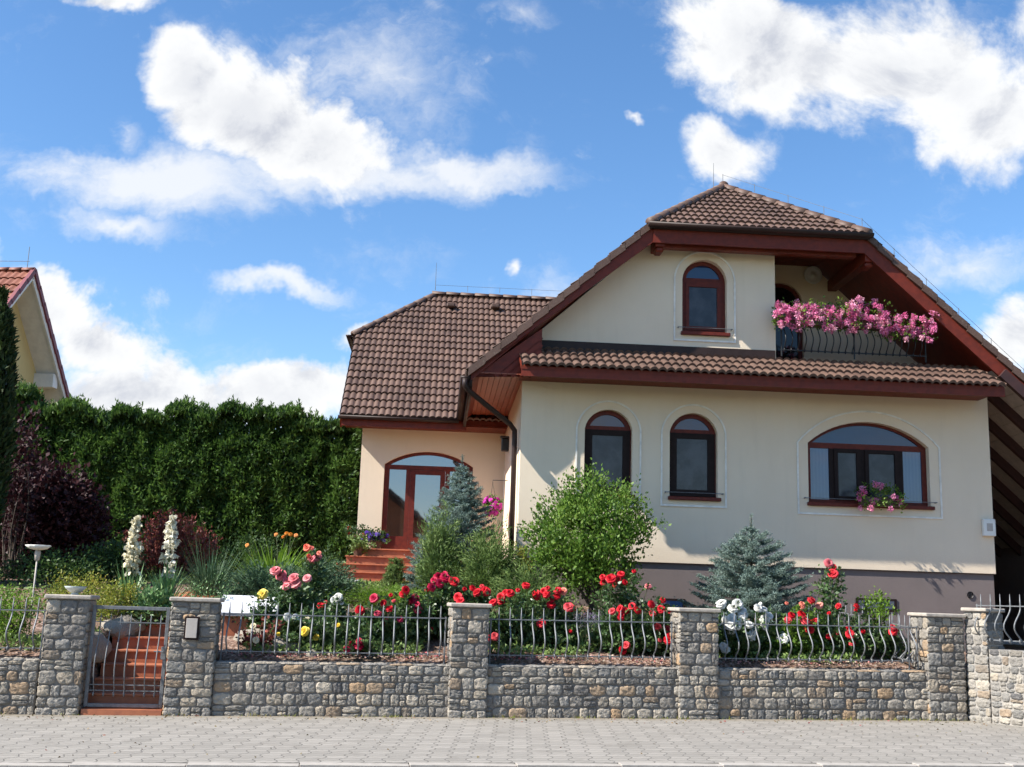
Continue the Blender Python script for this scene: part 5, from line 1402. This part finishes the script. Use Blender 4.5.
# ---- the big leafy shrub in front of the facade
def big_shrub():
    n = 3.1; base = gp(598, 620, n); root = plant('leafy_shrub', 'large round bright green shrub in front of the left arched window', 'shrub', base)
    rs = np.random.RandomState(15); sc = (base - Vector(EYE)).dot(Vector(FW)) / FPX
    zt = H_at(590, 474, n, base); zl = H_at(590, 600, n, base); w = 128 * sc / 2; c = np.array([-8 * sc, 0, zl + (zt - zl) * .50])
    cs = envelope_points(520, c, (w * .95, w * .85, (zt - zl) * .50), .5, 5, -.10, 2.8, lumps=(.34, .2)); parts = []; paths = []
    cs = cs[cs[:, 2] > .25]
    parts.append(cloud(cs, 32, .085, .064, (0, 0, zl), .6, .35, .9, rs))
    for i in range(95):                                                 # shoots sticking out of the crown
        d = rdir(1, .45, rs)[0]; 
        if d[2] < -.25: continue
        a = c + d * np.array([w, w * .85, (zt - zl) * .5]) * .8; L = rs.uniform(.14, .36); e = nrm(d + np.array([0, 0, .75]) + rs.normal(0, .2, 3)); m = 22; q = rs.uniform(0, 1, m)
        parts.append(leaves(a + e * (q * L)[:, None] + rs.normal(0, .012, (m, 3)), e * .6 + rdir(m, .2, rs), .052, .5, .2, rs)); paths.append(([tuple(a), tuple(a + e * L)], .004, .002))
    V, F = join(parts); np_mesh('foliage', V, F, LM['shrub'], root)
    for i in range(7):
        a = Vector((rs.normal(0, .06), rs.normal(0, .06), -.03)); t = Vector(c + np.array([rs.normal(0, .35) * w, rs.normal(0, .3) * w, rs.uniform(-.1, .35)])); paths.append((bend(a, t, .08, 7), .028, .01))
    for i in range(46):
        t = Vector(cs[rs.randint(len(cs))]); a = Vector((rs.normal(0, .12), rs.normal(0, .12), rs.uniform(.25, .7))); paths.append((bend(a, t, .08, 5), .011, .003))
    stems_mesh('stems', paths, M['bark'], root, 5)
big_shrub()

# ---- lavender
def lavender(label, px, n, k, top_y, seed):
    base = gp(px, 640, n); root = plant('lavender', label, 'lavender', base, 'lavender clumps'); rs = np.random.RandomState(seed); h = H_at(px, top_y, n, base)
    a = rs.uniform(0, 6.28, k); B = np.stack([rs.normal(0, .07, k), rs.normal(0, .07, k), np.zeros(k)], 1); el = rs.uniform(.85, 1.5, k); L = h * rs.uniform(.75, 1.1, k)
    V, F = ribbons(B, a, el, L, np.full(k, .006), rs.uniform(0, .1, k)); np_mesh('stalks', V, F, LM['yucca'], root)
    H = np.stack([np.cos(a), np.sin(a), np.zeros(k)], 1); tips = B + H * (L * np.cos(el))[:, None] + np.array([0, 0, 1]) * (L * np.sin(el) * .97)[:, None]; 
    P = np.repeat(tips, 6, 0) + rs.normal(0, .008, (k * 6, 3)) + np.array([0, 0, 1]) * rs.uniform(-.06, .03, (k * 6, 1)); V, F = leaves(P, rdir(k * 6, .8, rs), .022, .6, .2, rs); np_mesh('flower_heads', V, F, LM['lavender'], root)
lavender('pale purple lavender clump, left one between the red roses', 578, 1.0, 150, 613, 3)
lavender('pale purple lavender clump, right one between the red roses', 602, 1.15, 150, 612, 4)
low('young_shrub', 'bright lime green young shrub beside the right red roses', 'shrub', 877, .9, 34, 594, 'lime', 46, 24, .05, .05, seed=14)

# ---- roses
R_ = 'red'; X_ = 'crimson'
rose_bush('rose bush with coral red flowers high above the pink roses', 2.3, [(306, 546, 'coral'), (312, 548, 'coral'), (309, 556, 'coral'), (317, 557, 'pink'), (312, 559, 'pink'), (319, 553, 'coral')], extra=12, br=.075)
rose_bush('rose bush with four pink flowers below the coral ones', 1.7, [(275, 570, 'pink'), (294, 578, 'pink'), (307, 578, 'pink'), (286, 586, 'pink'), (296, 583, 'pink')], extra=22, br=.085, wide=.18)
rose_bush('rose bush with one tall yellow flower behind the white slab', 1.3, [(262, 594, 'yellow')], extra=6, br=.075)
rose_bush('low rose bush with yellow flowers just behind the railing', .8, [(308, 630, 'yellow'), (316, 637, 'yellow'), (278, 634, 'yellow'), (338, 625, 'yellow')], extra=16, br=.062, wide=.15)
rose_bush('rose bush with white and cream flowers behind the yellow roses', 1.0, [(296, 618, 'white'), (308, 621, 'cream'), (320, 627, 'cream'), (288, 617, 'white'), (327, 621, 'cream')], extra=16, br=.065)
rose_bush('rose bush with a white flower beside a red one above the railing', 1.3, [(335, 600, 'white'), (326, 602, R_), (338, 597, 'white')], extra=10)
rose_bush('dried rose bush with withered cream flowers beside the grey rock', .7, [(253, 626, 'cream'), (267, 631, 'salmon'), (256, 640, 'cream')], extra=5, br=.045, leafm='barberry', density=.4)
rose_bush('crimson rose bush with many flowers left of the middle pier', 1.0, [(374, 598, X_), (383, 603, R_), (391, 595, R_), (360, 610, R_), (378, 613, X_), (387, 618, X_), (400, 619, X_), (370, 623, X_)], extra=26, wide=.18)
rose_bush('low crimson rose bush near the ground behind the railing', .65, [(359, 641, X_), (347, 649, X_), (352, 644, X_)], extra=8)
rose_bush('deep crimson rose bush with stacked flowers in a short column', 1.25, [(406, 590, R_), (416, 597, X_), (417, 604, X_), (418, 609, X_), (411, 600, X_)], extra=16)
rose_bush('crimson rose bush with the dense high flower cluster by the pier', 1.5, [(432, 587, X_), (439, 577, X_), (444, 575, X_), (452, 580, R_), (440, 583, X_), (446, 580, X_), (434, 580, X_), (427, 590, R_), (431, 629, R_)], extra=26, br=.07)
rose_bush('red rose bush right behind the middle pier', 1.4, [(465, 589, R_), (473, 588, R_), (482, 586, R_), (486, 591, R_), (458, 597, R_), (477, 592, R_)], extra=14, br=.07)
rose_bush('scarlet rose bush right of the middle pier, flowers rising to the right', 1.0, [(493, 602, R_), (501, 597, R_), (510, 593, R_), (526, 585, R_), (536, 594, R_), (489, 638, R_), (541, 623, R_), (518, 590, R_)], extra=30, wide=.18, br=.068)
rose_bush('scarlet rose bush with two high flowers left of the lavender', 1.1, [(548, 588, R_), (553, 598, R_), (546, 594, R_), (557, 596, R_), (563, 591, 'salmon'), (572, 608, R_), (570, 631, R_), (551, 604, R_)], extra=26, wide=.16, br=.068)
rose_bush('tall red rose bush standing highest right of the lavender', 1.3, [(603, 577, R_), (613, 577, R_), (621, 574, R_), (615, 583, R_), (625, 582, R_), (634, 571, R_), (648, 586, 'pink'), (618, 579, R_)], extra=26, br=.066, wide=.15)
rose_bush('lower red rose bush behind the railing left of the fourth pier', .85, [(612, 611, R_), (621, 617, R_), (626, 610, R_), (638, 610, R_), (623, 650, R_), (626, 645, R_), (632, 606, R_)], extra=22, wide=.15)
rose_bush('red rose bush with flowers touching the left side of the fourth pier', .85, [(652, 604, R_), (663, 600, R_), (653, 613, R_), (661, 609, R_), (671, 611, R_), (658, 627, R_), (667, 629, R_), (660, 640, R_), (668, 640, R_)], extra=24, wide=.15)
rose_bush('white rose bush with large clustered flowers right of the fourth pier', .8, [(721, 605, 'white'), (733, 608, 'white'), (741, 610, 'white'), (738, 604, 'white'), (723, 626, 'white'), (730, 630, 'white'), (737, 625, 'white'), (742, 619, 'white'), (726, 620, 'white'), (723, 646, 'white'), (749, 635, 'white'), (754, 630, 'white'), (733, 616, 'white')], extra=18, br=.072, wide=.16, dup=1.0)
rose_bush('smaller white rose bush right of the large white one', .95, [(760, 604, 'white'), (765, 619, 'white'), (765, 626, 'white'), (755, 630, 'white'), (781, 636, 'white'), (763, 609, 'white')], extra=12, br=.068, dup=.9)
rose_bush('red and salmon rose bush in front of the low blue spruce', .9, [(792, 615, R_), (788, 620, R_), (802, 614, R_), (804, 619, R_), (814, 622, R_), (807, 629, R_), (812, 600, R_), (819, 605, 'salmon'), (802, 606, 'salmon'), (787, 603, 'salmon')], extra=28, wide=.16, leafm='shrub')
rose_bush('red rose bush under the tall single rose stem', .85, [(829, 613, R_), (829, 636, R_), (838, 633, R_), (849, 628, R_), (852, 643, R_), (838, 606, R_), (856, 610, R_), (850, 634, R_), (863, 631, R_), (857, 606, R_)], extra=28, wide=.16)
rose_bush('single tall rose stem with red flowers against the plinth', 1.2, [(833, 567, R_), (835, 572, R_), (832, 573, R_), (829, 563, 'pink')], extra=3, br=.072, wide=.03, density=1.6, low=.3)
rose_bush('small rose bush with one red flower by the corner railing', .9, [(893, 627, R_)], extra=9, wide=.14)

# fallen petals and ground leaves in the bed
rs = np.random.RandomState(30); k = 1500; P = []
for i in range(k):
    q = SL(rs.uniform(-3.1, 6.2), rs.uniform(.26, .62)); P.append((q.x, q.y, garden_z(q.x, q.y) + .012))
V, F = leaves(np.array(P), rdir(k, .0, rs) * np.array([1, 1, .15]), .035, .8, .2, rs)
tag(np_mesh('fallen_petals', V, F, leafmat('fallen petals', [(0.4, 0.05, 0.08), (0.5, 0.22, 0.2), (0.45, 0.38, 0.3), (0.2, 0.12, 0.07)], .1)), 'scattered pink and pale petals on the soil along the wall', 'petals', kind='stuff')
k = 21000; P = []
while len(P) < k:
    s, n = rs.uniform(-9, 7), rs.uniform(.9, 8.5) if len(P) % 3 else rs.uniform(.38, 1.2)
    if PATH_S0 - .1 < s < PATH_S1 + .9 and n < 3.6: continue
    q = SL(s, n); hq = q - Vector(HO); uu = hq.x * HU[0] + hq.y * HU[1]; vv = hq.x * HV[0] + hq.y * HV[1]
    if (uu > -.1 and vv > -.1) or (-3.6 < uu < 0 and vv > 2.2): continue
    if mnoise.noise(Vector((q.x * .8, q.y * .8, 0))) < -.1: continue
    P.append((q.x, q.y, garden_z(q.x, q.y) + rs.uniform(0, .1)))
V, F = leaves(np.array(P), rdir(k, .5, rs), .07, .5, .2, rs)
tag(np_mesh('ground_cover', V, F, LM['juniper_green']), 'low green leaves covering the garden soil between the plants', 'ground cover', kind='stuff')
k = 900; P = []; 
for i in range(k):
    s = rs.uniform(-7.5, 7.2); 
    if -4.8 < s < -3.84 or mnoise.noise(Vector((s * 1.4, 3, 0))) < -.05: continue
    q = SL(s, -.045 + rs.normal(0, .018)); P.append((q.x, q.y, pave_z(s)))
P = np.array(P); k = len(P)
V, F = ribbons(P, rs.uniform(0, 6.28, k), rs.uniform(.4, 1.4, k), rs.uniform(.03, .085, k), np.full(k, .007), rs.uniform(.1, .5, k), 3)
wm = np_mesh('weeds', V, F, LM['gold']); k = 420; rs = np.random.RandomState(77); PP = []
for i in range(k):
    s = rs.uniform(-7.5, 7.0); q = SL(s, -abs(rs.normal(0, .35)) - .04 if i % 5 else rs.uniform(-3.9, -.1)); PP.append((q.x, q.y, pave_z(s) + .006))
V, F = leaves(np.array(PP), rdir(k, .05, rs) * np.array([1, 1, .12]), .034, .6, .2, rs)
tag(np_mesh('fallen_leaves', V, F, leafmat('dry leaves and petals', [(0.16, 0.10, 0.05), (0.25, 0.17, 0.09), (0.12, 0.12, 0.05), (0.42, 0.14, 0.13)], .1)), 'scattered dry leaves and petals lying on the grey pavement', 'leaves', kind='stuff')
tag(wm, 'thin line of yellowish weeds and moss along the foot of the wall', 'weeds', kind='stuff')

# ---- flower boxes, pots, baskets
def flower_box(label, base, ang, length, n_bl, color, top, drop, depth=.22, kind='lily', br=.045, box=True, leaf='shrub', name='flower_box', group=None, seed=1, color2=None, boxmat='pot', dens=150):
    root = thing(name, label, 'flower box', base, ang, group); rs = np.random.RandomState(seed)
    if box:
        b = MB(); b.bbox(-length / 2, length / 2, -.09, .09, -.16, 0, .012); b.build('trough', M[boxmat], root)
    k = int(dens * length); cs = np.stack([rs.uniform(-length / 2 - .04, length / 2 + .04, k), rs.normal(-.06, depth * .5, k), rs.uniform(-drop * .8, top * .9, k)], 1)
    V, F = cloud(cs, 7, .035, .05, (0, 0, 0), .7, .2, .5, rs); np_mesh('foliage', V, F, LM[leaf], root)
    for i in range(n_bl):
        x = rs.uniform(-length / 2 - .06, length / 2 + .06); z = np.clip(rs.normal((top - drop) / 2, (top + drop) * .27), -drop, top); y = -.07 - abs(rs.normal(0, depth * .6))
        add_bloom(root, (x, y, z), br * rs.uniform(.75, 1.2), color if not color2 or rs.uniform() < .72 else color2, kind, 'bloom', (1.3 + rs.normal(0, .35), rs.normal(0, .3), rs.normal(0, .5)))
    return root
zb = zr0 + .60
for i, (a, c, n_) in enumerate(((775, 826, 98), (826, 882, 99), (882, 928, 80))):
    ua = HP(a, 325, -.12)[0]; uc_ = HP(c, 325, -.12)[0]
    flower_box(['pink geranium box at the left end of the balcony railing', 'fullest pink geranium box in the middle of the balcony railing', 'pink geranium box trailing at the right end of the balcony railing'][i],
               HL((ua + uc_) / 2, -.13, zb - (.0, .0, .12)[i]), HA, uc_ - ua - .03, n_, 'rosepink', (.26, .34, .22)[i], .24, .22, group='flower boxes on the balcony', seed=40 + i, color2='geranium', br=.058, kind='head')
ua = HP(856, 498, -.1)[0]; uc_ = HP(900, 498, -.1)[0]; u_, z_ = HP(878, 500, -.1)
flower_box('pink geranium box on the sill of the wide arched window', HL((ua + uc_) / 2, -.16, z_ + .04), HA, uc_ - ua - .1, 14, 'rosepink', .22, .22, .14, seed=50, color2='geranium', br=.055, kind='head', boxmat='pot')
def basket(label, pos, r, color, seed, n=46):
    root = thing('hanging_basket', label, 'hanging basket', pos); rs = np.random.RandomState(seed)
    b = MB(); b.lathe([(0, -.12), (.08, -.11), (.12, 0), (.115, 0), (.0, -.02)], 14); b.build('basket', M['pot'], root)
    b = MB()
    for k in range(3): b.tube([(.11 * math.cos(k * 2.1), .11 * math.sin(k * 2.1), 0), (0, 0, .45)], .003, 4)
    b.tube([(0, 0, .45), (.0, 0, .52), (.30, .0, .52)], .008, 5); b.build('hanger', M['black_iron'], root)
    cs = rdir(90, .1, rs) * r * rs.uniform(.5, .95, (90, 1)); V, F = cloud(cs, 6, .03, .05, (0, 0, 0), .6, 0, .9, rs); np_mesh('foliage', V, F, LM['shrub'], root)
    for d in rdir(n, .05, rs): add_bloom(root, Vector(d) * r * rs.uniform(.9, 1.08), .052, color, 'lily', 'bloom', Vector(d).to_track_quat('Z', 'Y').to_euler())
u_, z_ = HP(492, 506, 2.6)
basket('ball of magenta petunias hanging by the downpipe', HL(u_, 2.6, z_), .20, 'magenta', 61)
def potted(label, pos, r, h, color, n, seed, leaf='dark', sp=.16):
    root = thing('flower_pot', label, 'flower pot', pos, 0, 'pots on the entrance steps'); rs = np.random.RandomState(seed)
    b = MB(); b.lathe([(0, 0), (r * .7, 0), (r, h), (r * 1.1, h), (r * 1.1, h + .03), (r * .92, h + .03), (r * .9, h - .02), (0, h - .02)], 18); b.build('pot', M['pot'], root)
    cs = np.array([0, 0, h + .08]) + rs.normal(size=(60, 3)) * np.array([sp, sp, .07]); V, F = cloud(cs, 10, .03, .06, (0, 0, h), .6, .4, .6, rs); np_mesh('foliage', V, F, LM[leaf], root)
    for i in range(n): add_bloom(root, (rs.normal(0, sp), -abs(rs.normal(0, sp * .8)), h + .12 + rs.normal(0, .05)), .055, color, 'lily', 'bloom')
u_, z_ = HP(376, 540, 4.2); potted('brown pot of violet petunias left of the front door', HL(u_, 4.2, fl - .02), .13, .16, 'purple', 26, 71, sp=.11)
u_, z_ = HP(364, 536, 4.4); potted('small pot with a red flower behind the violet petunias', HL(u_ - .12, 4.55, fl - .02), .11, .26, 'red', 4, 72)
u_, z_ = HP(353, 548, 3.7); potted('brown pot with a plain green plant at the left end of the steps', HL(-3.05, 3.70, fl - .02 - .17), .12, .15, 'cream', 0, 73, 'juniper_green', sp=.12)

# white pebbles by the steps
k = 0
for (px, py, n, sz) in ((343, 580, 6.2, .10), (350, 582, 6.1, .11), (357, 581, 6.2, .09), (338, 583, 6.0, .10), (333, 586, 5.9, .09)):
    q = SP(px, py, n); boulder('white rounded stone in the row edging the entrance path', Vector((q.x, q.y, garden_z(q.x, q.y) + .06)), (sz, sz * .8, sz * .7), 10 + k, 'edging_stone', 'white', 'white stones edging the entrance path'); k += 1

# glass bowl on the gate pier and saucer on a rod
p = SL(-5.06, .2, pave_z(-5.06) + 1.455)
root = thing('glass_bowl', 'small pale glass bowl standing on the left gate pier', 'bowl', p)
b = MB(); b.lathe([(0, 0), (.05, 0), (.05, .008), (.035, .02), (.06, .03), (.12, .075), (.14, .105), (.132, .105), (.112, .078), (.05, .04), (0, .035)], 22); b.build('bowl', surf('pale glass', (0.42, 0.46, 0.44), (0.36, 0.4, 0.38), 8, .12, spec=.8), root, True)
n = 1.3; base = gp(37, 560, n); top = SP(37, 550, n); h = top.z - base.z
root = thing('bird_bath', 'white scalloped saucer on a thin brown rod at the far left', 'bird bath', base)
b = MB(); b.tube([(0, 0, -.05), (0, 0, h - .12)], .012, 8); b.lathe([(.0, h - .15), (.03, h - .14), (.042, h - .03), (.03, h), (0, h)], 12); b.build('rod', M['board'], root, True)
b = MB(); vs = []; N = 32
for (r, z) in ((0, .0), (.05, .0), (.12, .02), (.165, .06), (.16, .066), (.115, .03), (.0, .012)):
    for q in range(N):
        t = 2 * math.pi * q / N; rr = r * (1 + (.05 * math.cos(t * 9) if r > .1 else 0)); vs.append((rr * math.cos(t), rr * math.sin(t), h + z))
b.add(vs, [(i * N + q, i * N + (q + 1) % N, (i + 1) * N + (q + 1) % N, (i + 1) * N + q) for i in range(6) for q in range(N)]); b.build('saucer', M['white_paint'], root, True)

# ---- the house across the street, behind the photographer: it shows only as a reflection in the door glass
def opposite():
    root = thing('opposite_house', 'orange rendered house with a dark roof mirrored low in the front door glass', 'house', (-2.0, -27.0, 0), 0)
    b = MB(); b.extr([(-6.5, -.3), (6.5, -.3), (6.5, 3.6), (0, 8.2), (-6.5, 3.6)], [rect(-4.3, -2.9, 1.2, 2.6), rect(2.6, 4.2, 1.2, 2.6), rect(-.7, .7, 4.2, 5.6)], lambda a, c, d: (a, -d, c), 0, 8)
    b.build('wall', surf('orange render', (0.42, 0.13, 0.06), (0.36, 0.11, 0.05), 2, .9), root)
    b = MB(); b.add([(-7.2, .7, 3.15), (0, .7, 8.45), (7.2, .7, 3.15), (-7.2, -8.6, 3.15), (0, -8.6, 8.45), (7.2, -8.6, 3.15), (-7.2, .7, 3.4), (0, .7, 8.75), (7.2, .7, 3.4), (-7.2, -8.6, 3.4), (0, -8.6, 8.75), (7.2, -8.6, 3.4)],
        [(0, 1, 4, 3), (1, 2, 5, 4), (6, 9, 10, 7), (7, 10, 11, 8), (0, 6, 7, 1), (1, 7, 8, 2), (3, 4, 10, 9), (4, 5, 11, 10), (0, 3, 9, 6), (2, 8, 11, 5)])
    b.build('roof', M['gutter'], root)
    for (u0, u1, z0, z1) in ((-4.3, -2.9, 1.2, 2.6), (2.6, 4.2, 1.2, 2.6), (-.7, .7, 4.2, 5.6)):
        b = MB(); ring_ = rect(u0, u1, z0, z1); b.extr(ring_, [rect(u0 + .1, u1 - .1, z0 + .1, z1 - .1)[::-1]], lambda a, c, d: (a, -.12 - d, c), 0, .06); f = b.build('window', M['white_paint'], root)
        b = MB(); b.box(u0 + .1, u1 - .1, -.17, -.16, z0 + .1, z1 - .1); b.build('pane', M['glass'], f)
opposite()
